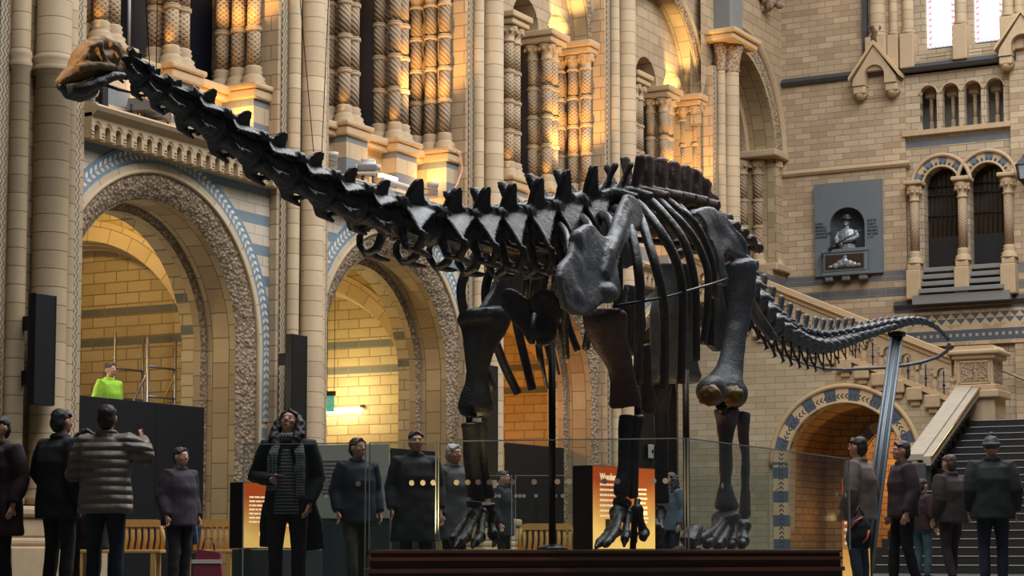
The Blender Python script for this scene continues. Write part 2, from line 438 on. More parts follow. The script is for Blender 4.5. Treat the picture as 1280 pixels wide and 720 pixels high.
def tricluster(i, yc, kind, label):
    me = (col_me, col_sp, col_me, col_sc)[i]
    t = tag(thing('column_cluster', label, 'columns', (-20.7, yc, ZS), 0, 'clusters of carved colonnettes along the upper gallery'), kind='structure')
    if kind == 'mid':
        pts = [(0, 0), (0, .29), (-.36, 0), (-.36, .29)]
        obj('pedestal', MB().box((-.6, -.22, -1.35), (.2, .5, -.27)), m_ped, t)
        obj('moulded_sill', MB().cham((-.66, -.28, -.27), (.26, .56, -.1), .03).cham((-.7, -.32, -.1), (.3, .6, 0), .03), m_sill, t)
        obj('abacus', MB().cham((-.6, -.24, ZC-ZS-.28), (.24, .52, ZC-ZS-.14), .03).cham((-.66, -.3, ZC-ZS-.14), (.3, .58, ZC-ZS), .03), m_sill, t)
    else:
        pts = [(.33, 0), (0, 0.0), (-.34, 0.0)]
        obj('pedestal', MB().box((-.8, -.24, -1.35), (.52, .3, -.27)), m_ped, t)
        obj('moulded_sill', MB().cham((-.8, -.28, -.27), (.58, .3, -.1), .03).cham((-.8, -.32, -.1), (.62, .3, 0), .03), m_sill, t)
        obj('abacus', MB().cham((-.8, -.24, ZC-ZS-.28), (.54, .3, ZC-ZS-.14), .03).cham((-.8, -.3, ZC-ZS-.14), (.6, .3, ZC-ZS), .03), m_sill, t)
    for x, y in pts: colo(me, t, x, y)
    return t
for i in range(4):
    yl, yr = PC[i] + (.98 if i == 0 else .78), PC[i+1] - .78
    ya = (PC[i] + PC[i+1]) / 2 - (.3 if i == 0 else 0.1) if i else 25.0
    if i: ya = (yl + yr) / 2
    ct = (ya, 3.82); lo, hi = yl - .3, yr + .3
    # ---- lower arch
    t = tag(thing('arch_bay', NB[i] + ', set in the side wall', 'arch', (0, 0, 0), 0, 'round arches along the ground floor of the side wall'), kind='structure')
    obj('banded_wall', wall_arch_hole(MB(), 0, ct, 2.6, lo, hi, 0, 6.6, XS, XS - .25), m_band, t)
    mb = MB().arch(0, ct, 2.7, 2.98, -.0, pi, XS - .05, XS + .02, 60)
    for fi, us in mb.uv.items(): mb.uv[fi] = [(u, (abs(v)-2.7)/.28) for u, v in us]
    obj('tiled_ring', mb, m_her, t)
    mb = MB()
    for s_ in (-1, 1): mb.box((XS-.05, ya+s_*2.7, 2.6), (XS+.02, ya+s_*2.98, 3.82))
    for k in range(len(mb.f)):
        mb.uv[k] = [(mb.v[j].z*1.0, (abs(mb.v[j].y-ya)-2.7)/.28) for j in mb.f[k]]
    obj('tiled_jamb', mb, m_her, t)
    obj('pale_ring', jambs(MB().arch(0, ct, 2.58, 2.7, 0, pi, XS-.05, XS+.035, 60), 0, ct, 2.58, 2.7, 0, XS-.05, XS+.035), m_vous, t)
    obj('roll_moulding', MB().tube([(XS+.03, ya+2.57, 0)] + [(XS+.03, ya+2.57*cos(pi*k/60), 3.82+2.57*sin(pi*k/60)) for k in range(61)] + [(XS+.03, ya-2.57, 0)], .035, 8, up=(1,0,0)), m_stone, t)
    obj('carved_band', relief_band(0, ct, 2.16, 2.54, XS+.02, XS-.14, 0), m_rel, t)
    obj('soffit', soffit(0, ct, 2.15, 0, XS-.12, -20.9), m_sof, t)
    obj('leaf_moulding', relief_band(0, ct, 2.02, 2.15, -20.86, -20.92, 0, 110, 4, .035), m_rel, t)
    obj('inner_order', soffit(0, ct, 2.02, 0, -20.9, -21.04), m_sof, t)
    # ---- alcove behind
    al = tag(thing('alcove', 'stone alcove chamber seen through ' + ('the scaffold arch', 'the strip-lamp arch', 'the amber arch', 'the arch with dark hoarding')[i], 'alcove', (0,0,0), 0, 'alcove chambers behind the ground floor arches'), kind='structure')
    yw = ya + 2.28
    obj('cross_wall', wall_arch_hole(MB(), 1, (-23.9, 3.15), 2.72, -26.8, -21.05, 0, 7.2, yw, yw + .6), m_alc, al)
    obj('cross_arch', MB().arch(1, (-23.9, 3.15), 2.74, 3.1, 0, pi, yw - .05, yw + .1, 44), m_vous, al)
    obj('cross_roll', MB().sweep_arch(1, (-23.9, 3.15), [(2.74, yw+.1), (2.68, yw+.12), (2.66, yw+.18), (2.7, yw+.24), (2.62, yw+.3), (2.6, yw+.36), (2.72, yw+.4)], 0, pi, 44), m_stone, al)
    obj('recess_wall', MB().box((-26.8, yw + .6, 0), (-21.0, yw + .7, 7.2)), m_alc, al)
    obj('back_wall', MB().box((-26.9, ya - 2.4, 0), (-26.8, yw + .6, 7.2)), m_alc, al)
    obj('near_wall', MB().box((-26.8, ya - 2.5, 0), (-21.2, ya - 2.3, 7.2)), m_alc, al)
    obj('vault', MB().box((-26.8, ya - 2.5, 7.2), (-20.95, yw + .6, 7.3)), m_alc, al)
    mb = wall_arch_hole(MB(), 0, ct, 2.02, ya - 2.5, yw + .3, 0, 7.2, -21.04, -21.3); obj('inner_wall', mb, m_alc, al)
    # ---- corbel table and coping
    cb = tag(thing('corbel_table', 'row of little round-headed corbel arches above ' + ('the scaffold arch', 'the strip-lamp arch', 'the amber arch', 'the arch with dark hoarding')[i], 'corbel table', (0,0,0), 0, 'corbel tables under the upper gallery'), kind='structure')
    x0, z0, z1 = -19.86, 6.59, 6.97
    ncell = round((yr - yl) / .252); w = (yr - yl) / ncell
    mb = MB(); rg = MB()
    for k in range(ncell):
        yy = yl + w*(k+.5); wall_arch_hole(mb, 0, (yy, z0+.15), .062, yy-w/2, yy+w/2, z0, z1, x0, x0-.1, 10)
        for r in (.085, .105): rg.sweep_arch(0, (yy, z0+.16), [(r-.006, x0), (r, x0+.012), (r+.006, x0)], .1, pi-.1, 12)
        for s_ in (0, 1): mb.cham((x0-.02, yy-w/2-.0, z0+.04+s_*.05), (x0+.014, yy-w/2+.055, z0+.06+s_*.05), .004)
    obj('arcading', mb, m_stone, cb); obj('ring_mouldings', rg, m_stone, cb)
    obj('shadowed_back', MB().box((x0-.1, yl, z0), (XS-.1, yr, z1)), m_stone, cb)
    obj('coping', MB().prism([(x0+.1, z1+.02), (x0+.13, z1+.08), (x0+.06, z1+.13), (x0-.55, z1+.3), (-21.0, z1+.3), (-21.0, z1-.06), (x0, z1-.06)], 1, yl, yr), m_stone, cb)
    # ---- dado of the gallery
    dd = tag(thing('gallery_dado', 'warm-lit carved parapet panels with tiny arches above ' + ('the scaffold arch', 'the strip-lamp arch', 'the amber arch', 'the arch with dark hoarding')[i], 'parapet', (0,0,0), 0, 'parapet panels of the upper gallery'), kind='structure')
    A, B = ya - .88, ya + .88; R_ = yr - .2
    segs = [(yl, A-.22), (A+.5, B-.22), (B+.5, R_-.24)]
    for (a, b) in segs:
        mb = MB(); n = 3; ww = (b-a)/n
        for k in range(n): wall_arch_hole(mb, 0, (a+ww*(k+.5), 7.62), .08, a+ww*k, a+ww*(k+1), 7.32, 8.1, -20.85, -20.97, 10)
        mb.box((-20.85, a, 7.1), (-20.97, b, 7.32)); obj('panel', mb, m_ara, dd)
        obj('panel_back', MB().box((-21.0, a, 7.1), (-20.96, b, 8.1)), plain('panel_recess', sr(60,40,26), .9) if 'panel_recess' not in bpy.data.materials else bpy.data.materials['panel_recess'], dd)  # shade inside the tiny arches is put into this plate's dark colour
        obj('panel_sill', MB().cham((-21.1, a, 8.08), (-20.7, b, 8.2), .02).cham((-21.1, a, 8.2), (-20.64, b, 8.34), .03), m_sill, dd)
    nm = ('above the scaffold arch', 'above the strip-lamp arch', 'above the amber arch', 'above the arch with dark hoarding')[i]
    tricluster(i, A, 'mid', 'nearer freestanding cluster of carved colonnettes ' + nm)
    tricluster(i, B, 'mid', 'farther freestanding cluster of carved colonnettes ' + nm)
    tricluster(i, R_, 'resp', 'gold-lit wall cluster of three carved colonnettes ' + nm)
    # ---- upper arcade above the capitals
    ua = tag(thing('gallery_arch', 'great upper arch with round-headed openings ' + nm, 'arch', (0,0,0), 0, 'great arches of the upper gallery'), kind='structure')
    cu = (ya, ZC)
    if True:
        obj('face_wall', wall_arch_hole(MB(), 0, cu, 2.42, lo, hi, ZC, 17.5, -20.32, -20.5), m_core, ua)
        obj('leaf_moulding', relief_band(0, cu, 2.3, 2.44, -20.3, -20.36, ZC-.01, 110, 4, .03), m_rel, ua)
        obj('outer_moulding', MB().sweep_arch(0, cu, [(2.44, -20.32), (2.5, -20.25), (2.56, -20.25), (2.62, -20.32)], 0, pi, 50), m_stone, ua)
        obj('great_soffit', soffit(0, cu, 2.3, ZC, -20.36, -20.82), m_sof, ua)
        mb = MB()
        for yy, lo2, hi2 in ((ya-1.72, yl-.3, ya-.78), (ya+.1, ya-.78, ya+1.0), (ya+1.72, ya+1.0, yr+.1)): wall_arch_hole(mb, 0, (yy, ZC+.02), .6, lo2, hi2, ZC, 14.4, -20.82, -21.3, 20)
        obj('tympanum', mb, m_core, ua)
    # reveal over the wall cluster, facing along the hall, with a blind niche
    yv = R_ + .2
    mb = MB(); wall_arch_hole(mb, 1, (-21.3, ZC+.75), .42, -23.4, -20.5, ZC+.1, 17.5, yv, yv+.3, 20)
    obj('reveal', mb, m_side, ua); obj('niche_back', MB().box((-21.9, yv+.2, ZC), (-20.8, yv+.32, ZC+1.25)), m_side, ua)
    obj('reveal_below', MB().box((-23.4, yv+.28, 7), (-20.5, yv+.4, ZC)), m_side, ua)
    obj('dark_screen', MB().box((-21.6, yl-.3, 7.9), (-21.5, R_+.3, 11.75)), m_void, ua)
    obj('gallery_ceiling', MB().box((-23.5, yl-1.6, 14.4), (-20.5, yr+.8, 14.6)), m_stone, ua)
    obj('gallery_floor', MB().box((-23.4, yl-.8, 7.9), (-21.0, yr+.8, 8.05)), m_stone, ua)
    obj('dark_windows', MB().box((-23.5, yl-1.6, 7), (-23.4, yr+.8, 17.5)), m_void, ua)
# ------------------------------------------------------------------ the hall floor
def floor_mat():
    t = NT('dark_tiled_floor'); br = t.n('ShaderNodeTexBrick', offset=0.0); t.put(br.inputs['Vector'], t.pos())
    br.inputs['Color1'].default_value = col(sr(92,104,104)); br.inputs['Color2'].default_value = col(sr(120,118,108)); br.inputs['Mortar'].default_value = col(sr(50,52,52))
    br.inputs['Scale'].default_value = 1; br.inputs['Brick Width'].default_value = .5; br.inputs['Row Height'].default_value = .5; br.inputs['Mortar Size'].default_value = .01
    n = t.noise(t.pos(), 3, 4); return t.out(t.mix(t.math('MULTIPLY', n, .5), br.outputs['Color'], (.05,.06,.06)), .22)
tag(obj('floor', MB().box((-28, -6, -.2), (8, 60, 0)), floor_mat()), 'dark polished tiled hall floor', 'floor', kind='structure')
# ------------------------------------------------------------------ end wall
YE = 52.0
BLU = sr(86, 96, 106)
m_end = bricks('end_wall_small_blocks', 'XZ', sr(214,188,154), sr(178,150,118), sr(140,120,100), .46, .165, ms=.010, var=.45,
               bands=[(7.62, 7.9, BLU), (7.2, 7.45, BLU)])
m_end2 = bricks('end_wall_bay_blocks', 'XZ', sr(206,184,154), sr(180,156,126), sr(116,102,88), .5, .18, ms=.01, var=.3, bands=[(11.2, 11.42, sr(106,116,126))])
t = tag(thing('wall_end', 'buff stone end wall of the hall rising behind the staircase', 'wall'), kind='structure')
NC = (oY(1058.5, 275, YE-.12).x, oY(1058, 275, YE-.12).z - .15); NR = (oY(1080, 300, YE-.12).x - oY(1036, 300, YE-.12).x)/2; NZ = oY(1058, 312, YE-.12).z
mb = wall_arch_hole(MB(), 1, NC, NR+.02, -21, -16.65, NZ, 19, YE, YE+.6); mb.box((-21, YE, 0), (-16.65, YE+.6, NZ)); obj('wall_face', mb, m_end, t)
obj('wall_face', MB().box((-13.8, YE, 0), (-4, YE+.6, 19)), m_end, t)
ARC = [(-15.70, 10.13), (-14.46, 10.13)]
mb = MB(); YB = YE + .12
mb.box((-16.65, YB, 0), (-13.8, YE+.6, 7.9)); mb.box((-16.65, YB, 13.2), (-13.8, YE+.6, 13.8))
# two doorway arches
wall_arch_hole(mb, 1, ARC[0], .5, -16.65, -15.08, 7.9, 11.62, YB, YB+.45)
wall_arch_hole(mb, 1, ARC[1], .5, -15.08, -13.8, 7.9, 11.62, YB, YB+.45)
# gallery of four small arches
GX = [-16.02, -15.42, -14.82, -14.22]
for k, gx in enumerate(GX): wall_arch_hole(mb, 1, (gx, 12.62), .225, gx - (.63 if k == 0 else .3), gx + (.42 if k == 3 else .3), 11.62, 13.25, YB, YB+.22)
obj('recessed_bay', mb, m_end2, t)
obj('gallery_back', MB().box((-16.65, YE+1.1, 11.4), (-13.8, YE+1.2, 13.4)), m_grey, t)
obj('gallery_soffit', MB().box((-16.65, YB+.2, 13.1), (-13.8, YE+1.2, 13.3)), m_stone, t); obj('gallery_ledge', MB().box((-16.7, YE-.06, 11.5), (-13.78, YE+1.2, 11.63)), m_stone, t)
def string(name, z, x0, x1, h, out, mat, lab):
    mb = MB().prism([(YE+.05, z-h/2), (YE-out*.6, z-h/2), (YE-out, z-h*.1), (YE-out*.8, z+h*.3), (YE+.05, z+h*.6)], 0, x0, x1)
    return tag(obj(name, mb, mat), lab, 'string course', kind='structure')
string('trim_1', 13.35, -20.1, -13.6, .22, .16, m_slate, 'dark slate string course sloping over the little gallery')
string('trim_2', 10.78, -20.1, -16.5, .16, .12, m_stone, 'stone roll string course above the grey memorial slab')
string('trim_3', 6.95, -17, -8, .22, .14, m_slate, 'dark moulded ledge below the doorway steps')
# frieze of zigzags and dotted band
def frieze():
    t = NT('zigzag_frieze'); x, y, z = t.sep(t.pos())
    tri = t.math('MULTIPLY', t.math('ABSOLUTE', t.math('SUBTRACT', t.math('FRACT', t.math('DIVIDE', x, .26)), .5)), 2.0)
    tr2 = t.math('MULTIPLY', t.math('ABSOLUTE', t.math('SUBTRACT', t.math('FRACT', t.math('ADD', t.math('DIVIDE', x, .26), .5)), .5)), 2.0)
    zz = t.math('DIVIDE', t.math('SUBTRACT', z, 6.34), .15)
    lo_ = t.math('LESS_THAN', zz, t.math('ADD', tri, 0.0)); inlo = t.math('MULTIPLY', t.math('GREATER_THAN', zz, 0), t.math('LESS_THAN', zz, 1))
    up = t.math('LESS_THAN', t.math('SUBTRACT', zz, 1.0), tr2); inup = t.math('MULTIPLY', t.math('GREATER_THAN', zz, 1), t.math('LESS_THAN', zz, 2))
    base = t.mix(t.math('GREATER_THAN', t.noise(t.pos(), 3, 2), .5), sr(196,172,136), sr(176,152,116))
    c = t.mix(t.math('MULTIPLY', inlo, lo_), base, sr(196,178,140)); c = t.mix(t.math('MULTIPLY', inlo, t.math('SUBTRACT', 1.0, lo_)), c, sr(84,92,104))
    c = t.mix(t.math('MULTIPLY', inup, t.math('SUBTRACT', 1.0, up)), c, sr(84,92,104))
    band = t.math('MULTIPLY', t.math('GREATER_THAN', z, 5.9), t.math('LESS_THAN', z, 6.2)); c = t.mix(band, c, sr(80,88,98))
    fx = t.math('ABSOLUTE', t.math('SUBTRACT', t.math('FRACT', t.math('DIVIDE', x, .175)), .5)); fz = t.math('ABSOLUTE', t.math('SUBTRACT', z, 6.06))
    dot = t.math('MULTIPLY', t.math('LESS_THAN', fx, .22), t.math('LESS_THAN', fz, .04)); c = t.mix(dot, c, sr(170,156,134))
    b2 = t.math('MULTIPLY', t.math('GREATER_THAN', z, 6.72), t.math('LESS_THAN', z, 6.82)); c = t.mix(b2, c, sr(80,88,98))
    return t.out(c, .7)
obj('tile_frieze', MB().box((-17, YE-.03, 5.8), (-4, YE+.02, 6.86)), frieze(), t)
# doorway arches: voussoirs, hood moulds, columns, grilles, steps
def vous_mat():
    t = NT('blue_and_buff_voussoirs'); u, v, _ = t.sep(t.uv())
    k = t.math('LESS_THAN', t.math('FRACT', t.math('DIVIDE', u, .42)), .5)
    return t.out(t.mix(k, sr(196,170,130), sr(108,118,130)), .7)
m_v2 = vous_mat()
m_grill = plain('iron_grille', (.008,.008,.01), .4, .3)
m_brownglass = plain('dim_brown_glass', (.03,.018,.012), .12)
for i, c in enumerate(ARC):
    d = tag(thing('doorway_arch', ('nearer the memorial of the paired dark doorway arches', 'dark doorway arch beside the wall lantern')[i], 'doorway', (0,0,0), 0, 'paired doorway arches on the end wall'), kind='structure')
    obj('voussoirs', MB().arch(1, c, .52, .76, 0, pi, YB-.05, YB+.05, 30), m_v2, d)
    dl = MB()
    for k in range(15):
        a = pi*(k+.5)/15; dl.add([(c[0]+r*cos(a+s), YB-.07, c[1]+r*sin(a+s)) for r, s in ((.53, -.06), (.62, -.05), (.62, .05), (.53, .06))], [(0,1,2,3)])
    obj('dark_inlay', dl, m_slate, d)
    obj('inner_roll', MB().tube([(c[0]+.5*cos(pi*k/24), YB-.06, c[1]+.5*sin(pi*k/24)) for k in range(25)], .035, 8, up=(0,1,0)), m_stone, d)
    obj('hood_mould', MB().tube([(c[0]+.8*cos(pi*k/24), YB-.08, c[1]+.8*sin(pi*k/24)) for k in range(25)], .055, 8, up=(0,1,0)), m_stone, d)
    g = MB()
    for k in range(9): g.tube([(c[0]-.5+k*.125, YE+.5, 7.9), (c[0]-.5+k*.125, YE+.5, 10.5)], .012, 6)
    for z in (8.0, 8.75, 9.35, 9.9, 10.15): g.tube([(c[0]-.5, YE+.5, z), (c[0]+.5, YE+.5, z)], .018, 6)
    obj('grille', g, m_grill, d); obj('lower_panel', MB().box((c[0]-.5, YE+.48, 7.9), (c[0]+.5, YE+.52, 8.78)), m_black, d)
    obj('upper_glazing', MB().box((c[0]-.55, YE+.56, 7.9), (c[0]+.55, YE+.6, 10.8)), m_brownglass, d)
dcm = colonnette_mesh(10.13 - 8.0, .12, 'door_column', 1.1, .42); dcm.materials.append(m_stone); dcm.materials.append(m_lat[2])
for k, (x, lb) in enumerate(((-16.38, 'carved column on a block, nearest the memorial slab'), (-15.08, 'carved middle column between the paired doorways'), (-13.86, 'carved column beside the wall lantern'))):
    d = tag(thing('door_column', lb, 'column', (x, YE-.12, 8.0), 0, 'doorway columns on the end wall'), kind='structure')
    o = bpy.data.objects.new('shaft', dcm); C.objects.link(o); o.parent = d
    obj('pedestal', MB().cham((-.2, -.24, -.95), (.2, .3, -.16), .03).cham((-.17, -.2, -.16), (.17, .26, 0), .03), m_stone, d)
    obj('abacus', MB().cham((-.24, -.26, 2.13), (.24, .3, 2.24), .03), m_stone, d)
mb = MB()
for k in range(4): mb.cham((-16.2, YE-.1-.12*k, 7.78-.2*k), (-13.95, YE+.5, 7.9-.2*k), .015)
tag(obj('doorway_steps', mb, m_grey), 'grey stone steps under the paired doorways', 'steps', kind='structure')
obj('step_riser', MB().box((-16.4, YE-.4, 6.9), (-13.8, YE+.3, 7.14)), m_grey, t)
# little gallery colonnettes
gcm = colonnette_mesh(.98, .05, 'gallery_colonnette', .9, .2); gcm.materials.append(m_stone); gcm.materials.append(m_lat[1])
gcb = colonnette_mesh(.95, .05, 'gallery_colonnette', .9, .2); gcb.materials.append(m_stone)
for k in range(5):
    o = bpy.data.objects.new('gallery_colonnette', gcm); C.objects.link(o); o.location = (-16.34 + .6*k + (.04 if k == 0 else 0), YB+.08, 11.63)
    tag(o, 'small carved colonnette at the front of the little arcaded gallery', 'column', 'front colonnettes of the little gallery', 'structure')
for k in range(4):
    o = bpy.data.objects.new('gallery_colonnette', gcb); C.objects.link(o); o.location = (-16.12 + .6*k, YB+.6, 11.63); o.scale = (1, 1, 1.05)
    tag(o, 'plain inner colonnette standing behind the little gallery arches', 'column', 'inner colonnettes of the little gallery', 'structure')
    obj('inner_block', MB().cham((-.14, -.14, .95), (.14, .14, 1.6), .02), m_stone, o)
obj('gallery_ring', [MB().tube([(gx+.25*cos(pi*k/14), YB-.01, 12.62+.25*sin(pi*k/14)) for k in range(15)], .025, 6, up=(0,1,0)) for gx in GX][0], m_stone, t)
for gx in GX[1:]: obj('gallery_ring', MB().tube([(gx+.25*cos(pi*k/14), YB-.01, 12.62+.25*sin(pi*k/14)) for k in range(15)], .025, 6, up=(0,1,0)), m_stone, t)
# stained windows
def stained():
    t = NT('leaded_daylight_window'); x, y, z = t.sep(t.obco())
    lead = t.math('LESS_THAN', t.math('FRACT', t.math('DIVIDE', z, .31)), .05)
    edge = t.math('GREATER_THAN', t.math('ABSOLUTE', x), .27)
    tri = t.math('LESS_THAN', t.math('FRACT', t.math('ADD', t.math('DIVIDE', z, .17), t.math('MULTIPLY', t.math('ABSOLUTE', x), 2.0))), .42)
    inn = t.math('LESS_THAN', t.math('ABSOLUTE', x), .36)
    red = t.math('MULTIPLY', t.math('MULTIPLY', edge, tri), inn)
    bot = t.math('LESS_THAN', z, .16); chk = t.math('GREATER_THAN', t.math('MULTIPLY', t.math('SINE', t.math('MULTIPLY', x, 62)), t.math('SINE', t.math('MULTIPLY', z, 70))), .45)
    c = t.mix(red, (1,1,1), (.85,.25,.3)); c = t.mix(lead, c, (.4,.38,.42)); c = t.mix(t.math('MULTIPLY', bot, chk), c, (.25,.25,.35))
    t.put(t.b.inputs['Emission Color'], c); t.b.inputs['Emission Strength'].default_value = 1.5; return t.out((.1,.1,.1), .2)
m_win = stained()
for k, (a, b) in enumerate(((-16.12, -15.31), (-14.81, -14.02))):
    o = tag(obj('window_%d' % (k+1), MB().box((-(b-a)/2, 0, 0), ((b-a)/2, .04, 5)), m_win, None, ((a+b)/2, YE+.45, 13.95)), ('bright stained window with red borders nearer the bare wall', 'bright stained window with red borders nearer the wall lantern')[k], 'window', 'tall stained windows in the end wall', 'structure')
    obj('window_sill', MB().prism([(-.45, -.35), (.1, -.02), (.1, -.35)], 0, -(b-a)/2-.06, (b-a)/2+.06), m_sill, o)
for x0, x1 in ((-16.65, -16.12), (-15.31, -14.81), (-14.02, -13.8)): obj('window_jamb', MB().box((x0, YE+.3, 13.6), (x1, YE+.8, 19)), m_end2, t)
obj('window_bottom', MB().box((-16.65, YE+.02, 13.4), (-13.8, YE+.8, 13.8)), m_end2, t)
for x, r, zb, lb in ((-17.35, .22, 14.28, 'thick round wall shaft beside the stained windows'), (-16.9, .12, 14.3, 'thin wall shaft second from the bare wall'), (-16.5, .15, 14.28, 'medium round shaft at the edge of the stained window'),
                  (-15.05, .15, 14.35, 'round shaft between the two stained windows'), (-13.78, .15, 14.4, 'round shaft past the second stained window'), (-13.5, .12, 14.45, 'thin outer wall shaft by the frame edge')):
    d = tag(thing('wall_shaft', lb, 'column', (x, YE-.02, zb), 0, 'round shafts framing the stained windows'), kind='structure')
    obj('shaft', MB().lathe([(r*1.25, 0), (r*1.3, .06), (r*1.1, .1), (r*1.15, .15), (r, .19), (r, 5)], seg=18), m_drum, d)
    obj('shaft_base', MB().cham((-r*1.3, -r*1.3, -.95), (r*1.3, .5, 0), .03), m_stone, d)
# gable hoods
for k, (gx, gz, lb) in enumerate(((-17.35, 13.25, 'small stone gable hood with carved beast on top, beside the little gallery'), (-13.35, 13.6, 'stone gable hood at the right of the little gallery'))):
    d = tag(thing('gable_hood', lb, 'gable hood', (gx, YE, gz), 0, 'gable hoods on the end wall'), kind='structure')
    mb = MB(); w = .62
    n = 16; vs = [(-w, -.3)] + [(-.28, -.3)] + [(-.28*cos(pi*i/n), -.05+.28*sin(pi*i/n)) for i in range(n+1)] + [(.28, -.3), (w, -.3), (w*.95, -.12), (0, .75), (-w*.95, -.12)]
    obj('gable_face', MB().prism(vs, 1, -.4, 0), m_stone, d)
    for s_ in (-1, 1):
        obj('gable_coping', MB().prism([(s_*w*1.15, -.16), (s_*w*1.15, -.06), (0, .9), (0, .78)], 1, -.46, 0), m_sill, d)
        obj('corbel_stop', MB().cham((s_*.45-.17, -.36, -.52), (s_*.45+.17, 0, -.3), .04).lathe([(0, 0), (.1, .02), (.16, .1), (.17, .16)], (s_*.45, -.18, -.66), seg=12), m_stone, d)
    if k == 0:
        f = MB().tube([(0, -.25, .85), (-.03, -.25, 1.0), (.0, -.27, 1.14), (-.05, -.3, 1.24)], [.09, .1, .08, .05], 8).ball((-.07, -.32, 1.28), (.07, .06, .06)).tube([(-.1, -.33, 1.3), (-.2, -.36, 1.27)], [.035, .02], 6).tube([(.05, -.22, 1.1), (.14, -.2, 1.28), (.1, -.2, 1.33)], [.03, .03, .015], 6)
        obj('carved_beast', f, plain('weathered_carving', sr(96,74,52), .8, bump=.4), d)
    obj('hood_shadow_wall', MB().box((-.4, -.02, -.6), (.4, .01, .3)), m_end, d)
# narrow buttress edge coloured dark slate, making the dark line right of the bare wall
obj('buttress', MB().box((-17.75, YE-.14, 13.55), (-17.62, YE+.02, 19)), m_slate, t)
# tall end arch in the side wall beyond the last pier
t = tag(thing('transept_arch', 'tall shadowed arch in the corner beside the end wall', 'arch'), kind='structure')
ct = (48.95, 11.15)
obj('arch_wall', wall_arch_hole(MB(), 0, ct, 2.55, 47.6, 52.05, 0, 19, XS, XS-.3), m_core, t)
obj('arch_moulding', MB().sweep_arch(0, ct, [(3.2, XS), (3.15, XS+.12), (3.05, XS+.14), (3.0, XS+.02)], 0, pi*.55, 40), m_stone, t)
obj('carved_band', relief_band(0, ct, 2.6, 2.95, XS+.03, XS-.02, 11.1, 110, 6, .04, half=True), m_rel, t)
obj('soffit', soffit(0, ct, 2.5, 0, XS-.05, -21.0), m_sof, t)
obj('inner_ring', MB().arch(0, ct, 2.25, 2.5, 0, pi, -20.9, -21.1, 50), m_stone, t)
obj('second_soffit', soffit(0, ct, 2.25, 0, -21.0, -21.9), m_sof, t)
obj('passage_back', MB().box((-22.6, 45, 0), (-22.5, 51.3, 15)), plain('unlit_passage_stone', sr(52,44,36), .9), t)  # gloom of the passage is put into the dark stone colour
obj('passage_side', MB().box((-24, 51.6, 0), (-21.0, 51.8, 15)), m_core, t)
tc = colonnette_mesh(2.95, .14, 'arch_colonnette', .72, .4); tc.materials.append(m_stone); tc.materials.append(m_lat[1])
for x, y in ((-20.3, 51.75), (-20.68, 51.5), (-21.06, 51.3)):
    o = bpy.data.objects.new('arch_colonnette', tc); C.objects.link(o); o.parent = t; o.location = (x, y-.02, 8.2)
obj('colonnette_sill', MB().cham((-21.4, 51.0, 8.0), (-19.95, 52.0, 8.2), .04), m_stone, t)
obj('colonnette_slab', MB().cham((-21.4, 51.0, 11.15), (-19.95, 52.0, 11.35), .04), m_stone, t)
obj('low_wall', MB().box((-21.0, 47.6, 0), (-20.1, 52, 8.0)), bricks('low_corner_wall', 'SUM', sr(190,168,136), sr(168,146,112), MORT, .5, .2, bands=[(7.5, 7.85, BLU)]), t)
# ------------------------------------------------------------------ grand staircase
YS = 44.5
m_st = bricks('stair_wall_blocks', 'XZ', sr(212,192,160), sr(190,168,132), sr(140,124,102), .5, .15, ms=.007, var=.3, bump=.2)
st = tag(thing('staircase_wall', 'pale stone wall of the side stair flight with a round arch', 'stair wall'), kind='structure')
ac = (-15.8, 2.42); AR = 1.42
# sloping top follows the side flight
def ztop(x): return 3.8 + (-12.9 - x) * .437
mb = MB(); n = 40
xs = [-20.0 + (7.4)*k/70 for k in range(71)]
vs = []; fs = []
for x in xs:
    zb = 0.0
    if abs(x - ac[0]) < AR: zb = ac[1] + sqrt(AR*AR - (x-ac[0])**2)
    for yy in (YS, YS+.4): vs += [(x, yy, zb), (x, yy, ztop(x) - .22)]
for k in range(70):
    a = 4*k; b = a+4; fs += [(a, b, b+1, a+1), (a+2, a+3, b+3, b+2), (a+1, b+1, b+3, a+3), (a, a+2, b+2, b)]
mb.add(vs, fs); obj('flight_wall', mb, m_st, st)
def vous3():
    t = NT('blue_buff_arch_blocks'); u, v, _ = t.sep(t.uv())
    k = t.math('LESS_THAN', t.math('FRACT', t.math('ADD', t.math('DIVIDE', u, .56), .25)), .48)
    orn = t.math('MULTIPLY', t.math('LESS_THAN', t.math('ABSOLUTE', t.math('SUBTRACT', v, 1.56)), .06), t.math('GREATER_THAN', t.math('SINE', t.math('ADD', t.math('MULTIPLY', u, 60), t.math('MULTIPLY', t.math('ABSOLUTE', t.math('SUBTRACT', v, 1.56)), 60))), .2))
    c = t.mix(k, sr(206,180,138), sr(84,96,112)); return t.out(t.mix(orn, c, sr(66,64,66)), .7)
obj('arch_voussoirs', MB().arch(1, ac, AR-.02, AR+.34, 0, pi, YS-.05, YS+.1, 44), vous3(), st)
obj('arch_hood', MB().tube([(ac[0]+(AR+.38)*cos(pi*k/40), YS-.05, ac[1]+(AR+.38)*sin(pi*k/40)) for k in range(41)], .06, 8, up=(0,1,0)), m_sill, st)
obj('arch_inner_roll', MB().tube([(ac[0]+AR*cos(pi*k/40), YS-.05, ac[1]+AR*sin(pi*k/40)) for k in range(41)], .035, 8, up=(0,1,0)), m_stone, st)
mb = MB()
for s_ in (-1, 1): mb.box((ac[0]+s_*(AR-.02), YS-.05, 0), (ac[0]+s_*(AR+.34), YS+.1, ac[1]))
for k in range(len(mb.f)): mb.uv[k] = [(mb.v[j].z, abs(mb.v[j].x-ac[0])+.0) for j in mb.f[k]]
obj('arch_jambs', mb, vous3(), st)
